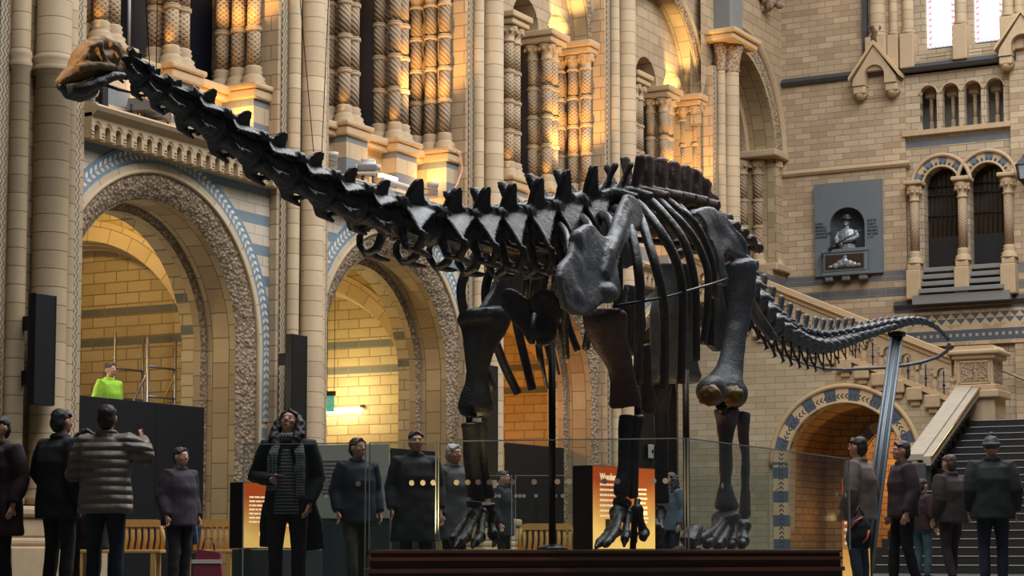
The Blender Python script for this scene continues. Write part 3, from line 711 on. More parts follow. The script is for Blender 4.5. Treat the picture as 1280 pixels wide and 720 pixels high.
m_amb = bricks('amber_passage', 'SUM', sr(196,150,92), sr(176,128,74), sr(100,66,34), .4, .16)
obj('passage_vault', soffit(1, ac, AR, 0, YS+.1, YS+2.5), m_amb, st)
wall_b = wall_arch_hole(MB(), 1, (-15.55, 2.65), .62, -18.5, -13.4, 0, 3.9, YS+2.5, YS+2.7); obj('passage_end', wall_b, m_amb, st)
obj('passage_inner_arch', MB().arch(1, (-15.55, 2.65), .64, .92, 0, pi, YS+2.4, YS+2.52, 30), m_v2, st)
obj('passage_deep_wall', MB().box((-17, YS+4.6, 0), (-13.5, YS+4.7, 3.7)), m_amb, st)
# balustrade of the side flight
bl = tag(thing('stair_balustrade', 'pale stone balustrade with turned balusters climbing along the end wall', 'balustrade'), kind='structure')
def sl(x): return ztop(x)
x0, x1 = -19.9, -13.25
P = lambda x, dz: (x, sl(x) + dz)
obj('handrail', MB().prism([P(x0, .78), P(x1, .78), P(x1, .92), P(x0, .92)], 1, YS-.16, YS+.3).prism([P(x0, .66), P(x1, .66), P(x1, .78), P(x0, .78)], 1, YS-.08, YS+.22), m_sill, bl)
mb = MB(); nb = 16; w = (x1-x0)/nb
for k in range(nb):
    xc = x0 + w*(k+.5); zz = sl(xc)
    vs = [(xc-w/2, sl(xc-w/2)+.67), (xc-w/2, zz+.28)]
    a = [(xc-.135*cos(pi*i/10), zz+.36+.135*sin(pi*i/10)) for i in range(11)]
    poly = [(xc-w/2, sl(xc-w/2)+.67), (xc-w/2, zz+.3), (xc-.135, zz+.3)] + a + [(xc+.135, zz+.3), (xc+w/2, zz+.3), (xc+w/2, sl(xc+w/2)+.67)]
    mb.prism(poly[::-1], 1, YS-.04, YS+.16)
obj('pierced_arcade', mb, m_stone, bl)
bmsh = MB().lathe([(.1, -.25), (.1, -.17), (.06, -.15), (.055, -.08), (.095, .02), (.06, .14), (.05, .2), (.085, .24), (.1, .3)], seg=14).mesh('baluster'); bmsh.materials.append(m_stone)
for k in range(nb + 1):
    xc = x0 + w*k
    o = bpy.data.objects.new('baluster', bmsh); C.objects.link(o); o.parent = bl; o.location = (xc, YS+.06, sl(xc)+.02)
    obj('corbel_block', MB().cham((xc-.2, YS-.14, sl(xc)-.5), (xc+.16, YS+.2, sl(xc)-.2), .03).cham((xc-.12, YS-.07, sl(xc)-.62), (xc+.1, YS+.2, sl(xc)-.5), .02), m_stone, bl)
    obj('iron_bar', MB().tube([(xc+w*.5, YS+.06, sl(xc+w*.5)-.2), (xc+w*.5, YS+.06, sl(xc+w*.5)+.42)], .014, 6).ball((xc+w*.5, YS+.06, sl(xc+w*.5)+.1), .035), m_grill, bl)
obj('sloping_curb', MB().prism([P(x0, -.22), P(x1, -.22), P(x1, -.1), P(x0, -.1)], 1, YS-.1, YS+.3), m_sill, bl)
# newel pedestal
nw = tag(thing('newel_pedestal', 'square stone newel pedestal with carved panel on the stair landing', 'pedestal', (-12.72, YS+.35, 0)), kind='structure')
obj('pedestal_shaft', MB().cham((-.46, -.46, 0), (.46, .46, 3.95), .02).cham((-.56, -.56, 3.82), (.56, .56, 4.0), .03), m_stone, nw)
obj('pedestal_block', MB().cham((-.42, -.42, 4.0), (.42, .42, 4.72), .02).cham((-.5, -.5, 4.0), (.5, .5, 4.12), .02), m_stone, nw)
obj('moulded_cap', MB().cham((-.5, -.5, 4.7), (.5, .5, 4.8), .03).cham((-.58, -.58, 4.8), (.58, .58, 4.9), .03).prism([(-.5, 4.9), (.5, 4.9), (.42, 5.0), (-.42, 5.0)], 1, -.46, .46), m_stone, nw)
for (a, b) in (((-.3, -.44, 4.2), (.3, -.4, 4.62)), ((.4, -.3, 4.2), (.44, .3, 4.62))): obj('carved_panel', MB().box(a, b), m_rel, nw)
mb = MB()
for z in (4.16, 4.64): mb.box((-.34, -.455, z-.02), (.34, -.42, z+.02))
for x in (-.34, .34): mb.box((x-.02, -.455, 4.16), (x+.02, -.42, 4.64))
obj('panel_frame', mb, m_stone, nw)
# central flight with closed parapet
XB = -12.9; rise, run = .165, .36; NSTEP = 20; Y0 = YS - NSTEP*run
mb = MB()
for k in range(NSTEP): mb.box((XB, Y0 + run*k, 0), (-3.0, YS + .4, rise*(k+1)))
ss = tag(obj('stair_flight', mb, plain('dark_stair_stone', sr(34,31,31), .7)), 'broad dark stone stair flight with pale worn nosings', 'stairs', kind='structure')
mb = MB()
for k in range(NSTEP): mb.cham((XB+.25, Y0 + run*k - .012, rise*(k+1) - .016), (-3.0, Y0 + run*k + .05, rise*(k+1) + .004), .005)
obj('step_nosing', mb, plain('pale_nosing', sr(150,146,140), .5), ss)
tag(obj('stair_landing', MB().box((-13.3, YS+.4, 0), (-3, YE, 3.3)), m_st), 'stone landing block at the top of the broad flight', 'landing', kind='structure')
pp = tag(thing('stair_parapet', 'sloping stone parapet of the broad stair with turned balusters below its coping', 'balustrade'), kind='structure')
zt = lambda y: (y - Y0) / run * rise + .78
ya, yb = Y0 + 3.4, YS - .1
obj('coping', MB().prism([(ya, zt(ya)-.04), (yb, zt(yb)-.04), (yb, zt(yb)+.08), (ya, zt(ya)+.08)], 0, -13.12, -12.76).prism([(ya, zt(ya)-.16), (yb, zt(yb)-.16), (yb, zt(yb)+.03), (ya, zt(ya)+.03)], 0, -12.76, -12.6), plain('worn_coping_stone', sr(168,156,138), .7, nz=.2, nscale=5, bump=.2), pp)
obj('string_wall', MB().prism([(ya, 0), (yb, 0), (yb, zt(yb)-.62), (ya, zt(ya)-.62)], 0, -13.05, -12.85), m_slate, pp)
for k in range(18):
    yy = ya + (yb-ya)*(k+.5)/18
    o = bpy.data.objects.new('baluster', bmsh); C.objects.link(o); o.parent = pp; o.location = (-12.95, yy, zt(yy)-.4); o.scale = (.9, .9, .95)
obj('end_post', MB().cham((-13.12, ya-.05, 0), (-12.7, ya+.35, zt(ya)-.1), .03), m_slate, pp)
obj('brass_rail', MB().tube([(-12.58, ya, zt(ya)+.02), (-12.58, yb, zt(yb)+.02)], .02, 8), plain('brass', sr(200,170,110), .3, 1.0), pp)
tag(obj('wall_handrail', MB().tube([oY(1242, 458, YE-.2), oY(1300, 483, YE-.2)], .04, 8), plain('wooden_rail', sr(150,130,100), .5)), 'slim handrail sloping down the end wall past the newel pedestal', 'handrail', kind='structure')

b = MB()
for k in range(26): b.ball((-20.0+.35*noise.noise(V((k, 0, 1.3)))*2, 50.6 + .9*noise.noise(V((k*1.7, 5, 2))), 15.9 - .03*k + .2*noise.noise(V((k, 9, 3)))), .13, seg=8, ring=6)
tag(obj('carved_corbel', b, m_rel), 'dark clustered leaf corbel high in the corner beside the end wall', 'corbel', kind='structure')
# ------------------------------------------------------------------ the skeleton
XD = -8.2                                     # its plane of symmetry, along the hall
PT = .46                                      # top of the plinth
def bone_mat(name, c1, c2, rough, sc=9):
    t = NT(name); n = t.noise(t.pos(), sc, 5, .65); n2 = t.noise(t.pos(), 60, 3)
    t.bump(t.math('ADD', n, t.math('MULTIPLY', n2, .3)), .55, .03)
    t.b.inputs['Specular IOR Level'].default_value = .55
    return t.out(t.mix(t.ramp(n, .3, .7), c1, c2), t.math('ADD', rough, t.math('MULTIPLY', n2, .18)))
m_bone = bone_mat('dark_cast_bone', (.024,.024,.026), (.05,.049,.051), .27)
m_bone2 = bone_mat('grey_cast_bone', (.075,.078,.086), (.13,.133,.142), .36)
m_bone3 = bone_mat('brown_cast_bone', (.06,.036,.03), (.12,.075,.06), .4)
m_skull = bone_mat('tan_cast_skull', sr(176,140,98), sr(128,96,64), .6, 14)
m_gilt = plain('gilt_joint_plaster', sr(120,92,44), .45, .2, nz=.8, nscale=60, bump=.6)
m_iron = plain('black_iron_armature', (.012,.011,.011), .35, .4)
dip = thing('dinosaur_skeleton', 'long-necked dark dinosaur skeleton cast standing on the dark plinth', 'skeleton', (XD, 17.0, PT))
DW = Matrix.Translation(dip.location); DI = DW.inverted()
def dobj(name, mesh, mats, M_=None, parent=None):
    o = bpy.data.objects.new(name, mesh); C.objects.link(o)
    if mats is not None:
        mesh.materials.clear()
        for k in (mats if isinstance(mats, (list, tuple)) else [mats]): mesh.materials.append(k)
    o.parent = parent or dip
    M_ = M_ if M_ is not None else Matrix.Identity(4)
    if parent is None or parent == dip: o.matrix_local = DI @ M_
    else: o.matrix_local = M_
    return o
FUSE = bpy.data.objects.new('workpiece', bpy.data.meshes.new('workpiece')); WORK.collection.objects.link(FUSE)
md_ = FUSE.modifiers.new('REMESH', 'REMESH'); md_.mode = 'VOXEL'; md_.use_smooth_shade = True
md_ = FUSE.modifiers.new('SMOOTH', 'SMOOTH'); md_.factor = .5
def fuse(mb, voxel=.014, smooth=4, name='bone', jitter=0.0, js=6.0):
    """melt overlapping shapes into one bone surface"""
    FUSE.data = mb.mesh(name)
    FUSE.modifiers['REMESH'].voxel_size = voxel; FUSE.modifiers['SMOOTH'].iterations = smooth
    with bpy.context.temp_override(scene=WORK, view_layer=WORK.view_layers[0]):
        dg = bpy.context.evaluated_depsgraph_get(); dg.update()
        me = bpy.data.meshes.new_from_object(FUSE.evaluated_get(dg))
    me.name = name; me.polygons.foreach_set('use_smooth', [True]*len(me.polygons))
    if jitter:
        nn = [v.normal.copy() for v in me.vertices]; cc = [v.co.copy() for v in me.vertices]; out = []
        for c, q in zip(cc, nn): out.extend(c + q * (jitter * noise.noise(c * js)))
        me.vertices.foreach_set('co', out); me.update()
    return me
def mirror(me, name):
    m2 = me.copy(); m2.name = name
    for v in m2.vertices: v.co.x = 2*XD - v.co.x
    m2.flip_normals(); return m2
def frame(P, T, sx=1, sy=1, sz=1, roll=0):
    T = T.normalized(); N = V((0, -T.z, T.y)).normalized() if abs(T.x) < 1e-6 else (V((0,0,1)) - T*T.z).normalized()
    Yv = N.cross(T)
    m = Matrix.Identity(4)
    for i in range(3): m[i][0] = T[i]*sx; m[i][1] = Yv[i]*sy; m[i][2] = N[i]*sz; m[i][3] = P[i]
    return m
# ---- vertebra shapes: x towards the tail, y sideways, z up
def cervical(sp=.30, wing=.24, low=.2, rod=True):
    b = MB()
    b.tube([(-.26,0,-.01),(-.2,0,-.01),(-.05,0,-.01),(.12,0,-.01),(.2,0,-.01),(.25,0,-.01)], [.07,.12,.10,.10,.13,.11], 12)
    b.ball((-.24,0,-.01), .085)
    b.tube([(-.14,0,.05),(0,0,.1),(.16,0,.1)], [(.05,.07),(.055,.08),(.05,.07)], 10)
    # tent of bone sweeping from the spine base out over both sides
    nu, nv = 8, 12; vs = []; fs = []
    for sgn in (1, -1):
        for iu in range(nu + 1):
            u = iu/nu; x = -.17 + .40*u
            for iv in range(nv + 1):
                v = -1 + 2*iv/nv; W = (wing*(1-u) + .13*u); D = (low*1.15)*(1-u)**1.4 + .07
                z = .15 - D*abs(v)**1.5 + .02*u; xx = x - .05*abs(v)**2*(1-u)
                vs.append((xx, v*W, z + sgn*.011))
    n = nv + 1; m_ = (nu+1)*n
    for iu in range(nu):
        for iv in range(nv):
            a = iu*n+iv; fs += [(a, a+1, a+n+1, a+n), (m_+a, m_+a+n, m_+a+n+1, m_+a+1)]
    for iu in range(nu): fs += [(iu*n, (iu+1)*n, m_+(iu+1)*n, m_+iu*n), (iu*n+nv, m_+iu*n+nv, m_+(iu+1)*n+nv, (iu+1)*n+nv)]
    for iv in range(nv): fs += [(iv, m_+iv, m_+iv+1, iv+1), (nu*n+iv, nu*n+iv+1, m_+nu*n+iv+1, m_+nu*n+iv)]
    b.add(vs, fs)
    # thick front rim of the tent
    b.tube([(-.17 - .05*(abs(v)**2), v*wing, .15 - (low*1.15+.07)*abs(v)**1.5) for v in [-1+2*k/14 for k in range(15)]], .02, 8)
    for s in (-1, 1):
        pl = [(-.14,.08),(-.135,.17),(-.125,sp-.05),(-.105,sp),(-.07,sp+.012),(-.035,sp-.005),(.0,sp*.82),(.05,sp*.64),(.13,sp*.56),(.25,.16),(.12,.08)]
        vs = []
        for th in (-.03, .03):
            for x, z in pl: vs.append((x, s*(.05 + .11*max(0, z-.1)/max(.1, sp-.1)) + th, z))
        n = len(pl); b.add(vs, [list(range(n)), list(range(2*n-1, n-1, -1))] + [(i, n+i, n+(i+1) % n, (i+1) % n) for i in range(n)])
        b.tube([(-.02,s*.06,.1),(-.16,s*.1,.11),(-.3,s*.105,.115)], [.04,.036,.045], 8)
        b.tube([(.02,s*.06,.11),(.16,s*.1,.12),(.25,s*.115,.13)], [.04,.036,.045], 8)
        # rib ring below the tent
        zl = -low - .06
        if rod: b.tube([(-.17,s*.07,-.06),(-.19,s*.13,zl+.03),(-.19,s*(wing-.05),zl),(-.2,s*wing,zl+.07),(-.2,s*wing,-.1)], [.04,.034,.034,.03,.028], 8)
        b.tube([(-.1,s*.07,-.07),(0,s*.13,-.1),(.12,s*.1,-.07)], [.02,.022,.02], 8)
        if not rod: b.tube([(-.2,s*.08,-.06),(-.1,s*.12,-.12),(.1,s*.11,-.14)], [.04,.035,.014], 8)
        if rod: b.tube([(-.26,s*(wing-.08),zl+.01),(-.17,s*(wing-.06),zl+.005),(-.05,s*(wing-.07),zl-.01),(.06,s*(wing-.09),zl-.02)], [.014,.03,.026,.012], 8)
    return fuse(b, .0125, 2, 'neck_vertebra')
def dorsal(sp=.62, bif=0.0, wid=.36, wide=.04):
    b = MB()
    b.tube([(-.14,0,0),(-.1,0,0),(0,0,0),(.1,0,0),(.14,0,0)], [.1,.125,.085,.13,.11], 14)
    b.tube([(0,0,.05),(0,0,.18),(0,0,.28)], [(.07,.09),(.05,.06),(.06,.07)], 10, up=(0,1,0))
    for s in (-1, 1):
        b.tube([(0,s*.03,.22),(0,s*.2,.2),(0,s*wid,.16)], [(.09,.03),(.07,.03),(.06,.045)], 10, up=(1,0,0))
        b.tube([(0,s*.06,.0),(0,s*.18,.08),(0,s*(wid-.06),.14)], [.03,.025,.025], 8)
        b.tube([(0,s*.06,.24),(-.17,s*.07,.24)], .035, 8); b.tube([(0,s*.05,.26),(.17,s*.06,.27)], .035, 8)
        b.tube([(0,s*.02,.25),(.02,s*(.03+bif*.35),.25+(sp-.25)*.5),(.05,s*(.015+bif),sp-.03),(.055,s*(.015+bif),sp)], [(.09,.04),(.06+wide,.028),(.055+wide,.04),(.03+wide*.8,.03)], 10, up=(0,1,0))
    return fuse(b, .014, 3, 'back_vertebra')
def caudal(sp=.34, r=.13, L=.21, wing=.2, lean=.1):
    b = MB()
    b.tube([(-L/2,0,0),(-L*.42,0,0),(0,0,0),(L*.42,0,0),(L/2,0,0)], [r*.85,r,r*.72,r,r*.85], 14)
    b.tube([(0,0,r*.5),(.01,0,r*1.4)], [(.05,.05),(.04,.04)], 8, up=(0,1,0))
    b.tube([(0,0,r),(.02+lean*.4,0,sp*.6),(.02+lean,0,sp-.03),(.02+lean,0,sp)], [(.06,.028),(.04,.024),(.05,.036),(.026,.02)], 10, up=(0,1,0))
    for s in (-1, 1):
        b.tube([(0,s*r*.5,.02),(.01,s*(r+wing)*.7,.03),(.03,s*(r+wing),-.01)], [(.05,.04),(.035,.03),(.015,.015)], 8, up=(1,0,0))
        b.tube([(0,s*.03,r*1.2),(-L*.7,s*.045,r*1.35)], .022, 8); b.tube([(.02,s*.03,r*1.4),(L*.6,s*.035,r*1.45)], .02, 8)
    return fuse(b, .0115, 3, 'tail_vertebra')
def chevron(d=.3):
    b = MB()
    for s in (-1, 1): b.tube([(0,s*.05,0),(.02,s*.035,-d*.45),(.06,0,-d*.75)], [.02,.016,.02], 8)
    b.tube([(.05,0,-d*.7),(.09,0,-d),(.02,0,-d*1.02)], [.022,.016,.01], 8)
    b.tube([(.05,0,-d*.8),(.16,0,-d*1.02)], [.016,.008], 8)
    return fuse(b, .009, 2, 'chevron')
cv_a = cervical(.16, .13, .04, False); cv_b = cervical(.2, .215, .09, False); cv_c = cervical(.285, .27, .17)
for mm in (cv_a, cv_b, cv_c): mm.materials.append(m_bone)
NECK = [(164,86),(187,107),(214,123),(250,147),(293,176),(338,204),(383,229),(425,249),(466,265),(508,279),(555,288),(592,290),(626,291),(662,289),(697,284),(731,279)]
def S(px): return oX(px[0], px[1], XD)
npts = [S(p) for p in NECK]
for k, P in enumerate(npts):
    a = npts[max(0, k-1)]; b = npts[min(len(npts)-1, k+1)]
    L = (b - a).length / (2 if 0 < k < len(npts)-1 else 1)
    f = L / .47
    me = cv_a if k < 3 else (cv_b if k < 9 else cv_c)
    h = 1.0 if k > 2 else .75
    g = .62 + .42*min(1, k/9)
    T = (b - a); up = {11: 1.1, 12: 1.25, 13: 1.4, 14: 1.55, 15: 1.6}.get(k, 1.0)
    M_ = frame(P, T, f*1.02, g*1.0*(1.12 if k > 9 else 1), g*1.05*(1.0 if k > 2 else .8)*up)
    dobj('neck_vertebra', me, None, M_)
# ---- back
db = dorsal(.52, .11, .34, -.035); dm = dorsal(.59, .07, .36); dr = dorsal(.60, 0.0, .38)
db.materials.append(m_bone); dm.materials.append(m_bone3); dr.materials.append(m_bone3)
BACK = [(757,276),(776,274),(794,273),(811,273),(827,275),(842,278),(856,282)]
bp = [S(p) for p in BACK]
for k, P in enumerate(bp):
    T = (bp[min(k+1, len(bp)-1)] - bp[max(k-1, 0)])
    dobj('back_vertebra', (db, db, dm, dr, dr, dr, dr)[k], None, frame(P, T, 1.0, 1, 1.02))
# hip block: four fused vertebrae with one crest
SAC = [(868,288),(879,296),(889,305),(898,315)]
b = MB(); sp_ = [S(p) for p in SAC]
for k, P in enumerate(sp_):
    b.ball(P, (.13, .2, .14)); h = (.62, .6, .52, .42)[k]
    b.tube([P + V((0,0,.05)), P + V((0,.02,h*.6)), P + V((0,.05,h))], [(.05,.15),(.045,.15),(.06,.13)], 10, up=(0,1,0))
    for s in (-1, 1): b.tube([P, P + V((s*.3,0,.05)), P + V((s*.48,0,.0))], [(.1,.06),(.07,.05),(.1,.06)], 8)
dobj('hip_vertebrae', fuse(b, .018, 4, 'hip_vertebrae', .015, 9), m_bone3)
# ---- tail
TAIL = [(908,326),(919,344),(931,362),(943,379),(955,395),(968,408),(983,418),(999,426),(1014,431),(1025,432),(1035,431),(1047,428),(1061,424),(1075,420),(1090,416),(1105,411),(1120,407.5),(1131,404.5),(1141,402.8),(1152,403),(1162,406),(1171,411),(1179,418),(1184,425),(1186.5,431.5)]
xw = lambda i: XD + .02*i*(i > 18)
tp = [oX(x, y, XD) for x, y in TAIL]
# even spacing along the tail
def resample(pts, step):
    out = [pts[0]]; carry = 0.0
    for a, b in zip(pts, pts[1:]):
        L = (b-a).length; d = step - carry
        while d <= L: out.append(a + (b-a)*(d/L)); d += step
        carry = L - (d - step)
    return out
tv = resample(tp, .265)
ct_ = [caudal(.40, .13, .2, .08, .05), caudal(.33, .11, .2, .05, .08), caudal(.2, .085, .2, .02, .1), caudal(.11, .055, .2, 0.0, .08)]
for mm in ct_: mm.materials.append(m_bone2)
ch_ = chevron(.3); ch_.materials.append(m_bone)
n = len(tv)
for k, P in enumerate(tv):
    T = tv[min(k+1, n-1)] - tv[max(k-1, 0)]; f = k/(n-1)
    T.z *= min(1, max(0, (f - .1)*2.0))
    q = 0 if f < .33 else (1 if f < .52 else (2 if f < .72 else 3))
    s_ = (1.3 - .5*f/.33) if q == 0 else ((1.05 - .3*(f-.33)/.19) if q == 1 else ((.95 - .3*(f-.52)/.2) if q == 2 else .95 - .62*(f-.72)/.28))
    M_ = frame(P, T, 1.0, s_, s_)
    dobj('tail_vertebra', ct_[q], None, frame(P, T, 1.34, s_, s_))
    if 2 <= k and f < .62 and k % 1 == 0:
        c_ = max(.35, 1.25 - 1.5*f)
        dobj('chevron', ch_, None, frame(P - V((0,0,.085*s_)), T + V((0,.0,.1)), c_, c_, c_))
WH = [(1186.5,431.5,XD),(1186,435,-8.25),(1183,439.5,-8.35),(1172.6,446,-8.5),(1151.5,453,-8.7),(1130,457,-8.85),(1109,459.5,-8.95),(1056.6,462,-9.0),(1031,461,-9.0),(1004,454.5,-9.0),(976,442,-9.0)]
wp = [oX(x, y, xx) for x, y, xx in WH]
mb = MB().tube(wp, [.032,.03,.028,.026,.025,.023,.022,.02,.018,.015,.01], 10)
dobj('tail_whip', mb.mesh('tail_whip'), m_bone2)
# ---- skull
SK = -8.2
sp = lambda x, y, dx=0.0: oX(x, y, XD + dx)
b = MB()
def tubepx(b, lst, seg=12, up=None):
    P = [sp(x, y, dx) for x, y, dx, *_ in lst]; R_ = [r[3] for r in lst]
    b.tube(P, R_, seg, up=up)
tubepx(b, [(72,104,0,.02),(84,97,0,.05),(100,92,0,.075),(118,88,0,.085),(136,86,0,.08),(148,85,0,.06)], 12)          # upper jaw
tubepx(b, [(94,90,0,.06),(104,76,0,.085),(112,66,0,.08),(122,59,0,.055)], 12)
tubepx(b, [(110,84,0,.08),(124,80,0,.09),(138,78,0,.08)], 12)                                        # face slope
tubepx(b, [(106,63,0,.03),(116,55,0,.04),(128,53,0,.045),(138,56,0,.035)], 10)                                       # roof
for s in (-1, 1):
    tubepx(b, [(111,60,s*.1,.018),(121,55,s*.105,.02),(128,53,s*.1,.02)], 8)
    tubepx(b, [(126,54,s*.1,.02),(127,64,s*.11,.018),(130,74,s*.11,.022),(138,84,s*.1,.022)], 8)
    tubepx(b, [(138,55,s*.1,.022),(146,59,s*.1,.024),(149,67,s*.09,.024),(145,76,s*.08,.03)], 8)
    tubepx(b, [(96,86,s*.09,.03),(110,83,s*.11,.03),(125,82,s*.12,.025),(142,84,s*.11,.024)], 8)
    tubepx(b, [(100,80,s*.06,.03),(107,70,s*.09,.028),(114,61,s*.09,.02)], 8)
b.ball(sp(143,62), (.05,.06,.06))
sk = dobj('skull', fuse(b, .0095, 3, 'skull', .006, 22), m_skull)
b = MB()
tubepx(b, [(73,106,0,.02),(86,114,0,.05),(100,115,0,.065),(114,110,0,.06)], 12)
for s in (-1, 1): tubepx(b, [(86,112,s*.05,.04),(104,111,s*.08,.045),(122,103,s*.1,.04),(140,95,s*.1,.035),(155,95,s*.09,.022)], 10)
dobj('lower_jaw', fuse(b, .0095, 3, 'lower_jaw', .005, 20), m_bone, DW @ Matrix.Identity(4) if False else None, None)
for s in (-1, 1): dobj('hyoid_rod', MB().tube([sp(126,104,s*.06), sp(148,112,s*.05), sp(165,116,s*.04)], [.012,.01,.006], 8).mesh('hyoid_rod'), m_bone)
# ---- ribs
def rib(lst, rad, mat=m_bone, sides=(1, -1)):
    for s in sides:
        P = [oX(x, y, XD + dx) for x, y, dx in lst]
        if s < 0: P = [V((2*XD - p.x, p.y, p.z)) for p in P]
        # smooth by subdividing with Catmull-Rom
        Q = []
        for i in range(len(P)-1):
            p0 = P[max(0,i-1)]; p1 = P[i]; p2 = P[i+1]; p3 = P[min(len(P)-1, i+2)]
            for k in range(5):
                t = k/5; Q.append(.5*((2*p1) + (p2-p0)*t + (2*p0-5*p1+4*p2-p3)*t*t + (3*p1-p0-3*p2+p3)*t**3))
        Q.append(P[-1]); n = len(Q)
        R_ = [(rad*(.8+.35*sin(pi*min(1, .2+i/n))), rad*.85) for i in range(n)]
        dobj('rib', MB().tube(Q, R_, 10, up=(1, .1, 0)).mesh('rib'), mat)
rib([(770,262,.2),(782,272,.55),(790,294,.74),(797,330,.86),(800,363,.88),(799,417,.82),(797,480,.72)], .05)
rib([(786,258,.2),(800,272,.55),(812,308,.76),(822,342,.86),(830,385,.88),(831,440,.82),(830,484,.74)], .05)
rib([(792,252,.2),(806,264,.5),(824,287,.70),(843,321,.82),(852,358,.86),(853,400,.84),(851,479,.76)], .05)
rib([(808,249,.2),(823,260,.45),(850,293,.68),(861,319,.76),(868,352,.8),(870,385,.8),(870,450,.74)], .046)
rib([(822,250,.2),(834,260,.42),(863,291,.62),(879,322,.7),(885,345,.74),(884,385,.74),(879,430,.66)], .042)
rib([(834,250,.2),(847,260,.4),(869,279,.55),(885,312,.64),(891,338,.66),(892,372,.62)], .04)
rib([(846,254,.2),(858,266,.38),(876,284,.5),(888,305,.55),(893,330,.55)], .034)
rib([(752,268,.2),(762,276,.5),(769,300,.68),(773,340,.74),(772,380,.7),(765,430,.6)], .045, m_bone, (1,))
rib([(728,272,.2),(737,284,.45),(742,310,.62),(744,350,.66),(738,400,.55),(732,436,.45)], .04, m_bone, (1,))
rib([(700,282,.18),(708,294,.36),(712,320,.5),(712,360,.52),(706,400,.42),(708,447,.34)], .036, m_bone, (1,))
for lst in ([(664,318,.1),(662,335,.2),(659,352,.25),(657,372,.2)], [(676,316,.1),(671,335,.3),(667,355,.35),(665,380,.3)], [(690,316,.0),(684,338,.2),(680,358,.25),(678,372,.2)], [(698,318,-.1),(694,340,.0),(692,366,.0)]):
    dobj('front_rib', MB().tube([oY(x, y, 16.1) for x, y, dx in lst], [(.03,.03)]*len(lst), 10).mesh('front_rib'), m_bone)
for (x0, y0, x1, y1, dx) in ((672,430,676,458,.22),(674,428,684,486,.1),(690,428,699,468,-.1),(668,392,664,430,.3),(698,402,709,447,-.25)):
    dobj('breast_rib', MB().tube([oX(x0, y0, XD+dx), oX((x0+x1)/2-1, (y0+y1)/2, XD+dx), oX(x1, y1, XD+dx)], [.022,.02,.012], 8).mesh('breast_rib'), m_bone)
# ---- flat bones from their outlines
def plate(name, poly, xf, th, mat, vox=.016, sm=6, extra=None, both=True, jit=.012):
    P = [oX(x, y, XD + xf(x, y)) for x, y in poly]
    n = len(P); b = MB()
    cen = sum(P, V()) / n
    vs = [p + V((th, 0, 0)) for p in P] + [p - V((th, 0, 0)) for p in P]
    b.add(vs, [list(range(n)), list(range(2*n-1, n-1, -1))] + [(i, n+i, n+(i+1) % n, (i+1) % n) for i in range(n)])
    if extra: extra(b)
    me = fuse(b, vox, sm, name, jit, 5)
    o = dobj(name, me, mat)
    if both: dobj(name, mirror(me, name), mat)
    return o
scap = [(781.5,242.5),(788,245),(795.6,253),(800,263),(802.7,275),(795.6,285),(783,299),(775,314),(769,336),(771,350),(774,366),(770,374),(750,380),(739,389),(728,396),(715,393),(704,385),(700,365),(697,345),(698,331.6),(704,325),(711,317),(714,299),(718,290),(724,285),(731,281),(738,280),(743,286),(748,293),(755,297),(761,294),(765,286),(770,271),(775,255)]
def scx(x, y): return .60 + .27*min(1, max(0, (y-243)/110))
def scex(b):
    b.tube([oX(787,262,XD+.66), oX(776,292,XD+.74), oX(764,318,XD+.84), oX(758,345,XD+.86)], [.05,.06,.07,.06], 10, up=(1,0,0), flat=.5)
    b.ball(oX(758,366,XD+.86), (.08,.16,.09)); b.ball(oX(717,375,XD+.84), (.06,.18,.12)); b.ball(oX(722,302,XD+.76), (.05,.1,.1))
plate('shoulder_blade', scap, scx, .032, m_bone2, extra=scex, both=False, sm=4)
plate('shoulder_blade', [(640,298),(653,300),(658,330),(654,360),(644,384),(632,399),(614,402),(600,390),(605,379),(615,362),(625,338),(632,315)], lambda x, y: -.62 - .1*min(1, max(0, (y-300)/90)), .035, m_bone2, both=False, sm=4)
ili = [(866,262),(876,259.5),(888,260.6),(899,266),(912,279),(923,294),(931.6,309),(930,322),(923,326),(915,318),(907,314),(901,320),(903,335),(907,350),(905,358),(899,356),(894,340),(892,322),(886,300),(880,284),(872,272),(865,268)]
plate('hip_blade', ili, lambda x, y: .62 - .12*max(0, (300-y)/40), .04, m_bone2, jit=.02)
plate('pubis', [(888,348),(900,350),(906,368),(907,395),(905,425),(902,439),(893,440),(886,432),(887,405),(884,375)], lambda x, y: .45, .04, m_bone)
plate('ischium', [(915,330),(926,345),(940,372),(955,398),(966,415),(972,424),(962,426),(948,410),(934,388),(921,362)], lambda x, y: .3, .035, m_bone)
# breast plates in front of the chest, facing forward
for nm, pl in (('breast_plate', [(626,366),(632,361),(640,360),(647,363),(652,367),(662,374),(666,384),(668,405),(668,431),(662,430),(658,424),(655,418),(650,412),(644,406),(636,394),(628,384)]),
               ('breast_plate', [(662,375),(668,368),(674,363.5),(685,362),(694,362.5),(700,372),(705,384),(702,395),(697.5,404),(695,415),(693,425),(688,431),(680,433),(672,432),(668,410),(666,390)])):
    YP = 15.35; b = MB(); P = [oY(x, y, YP) for x, y in pl]; n = len(P)
    b.add([p + V((0,.03,0)) for p in P] + [p - V((0,.03,0)) for p in P], [list(range(n)), list(range(2*n-1, n-1, -1))] + [(i, n+i, n+(i+1) % n, (i+1) % n) for i in range(n)])
    dobj(nm, fuse(b, .014, 4, nm, .01, 7), m_bone)
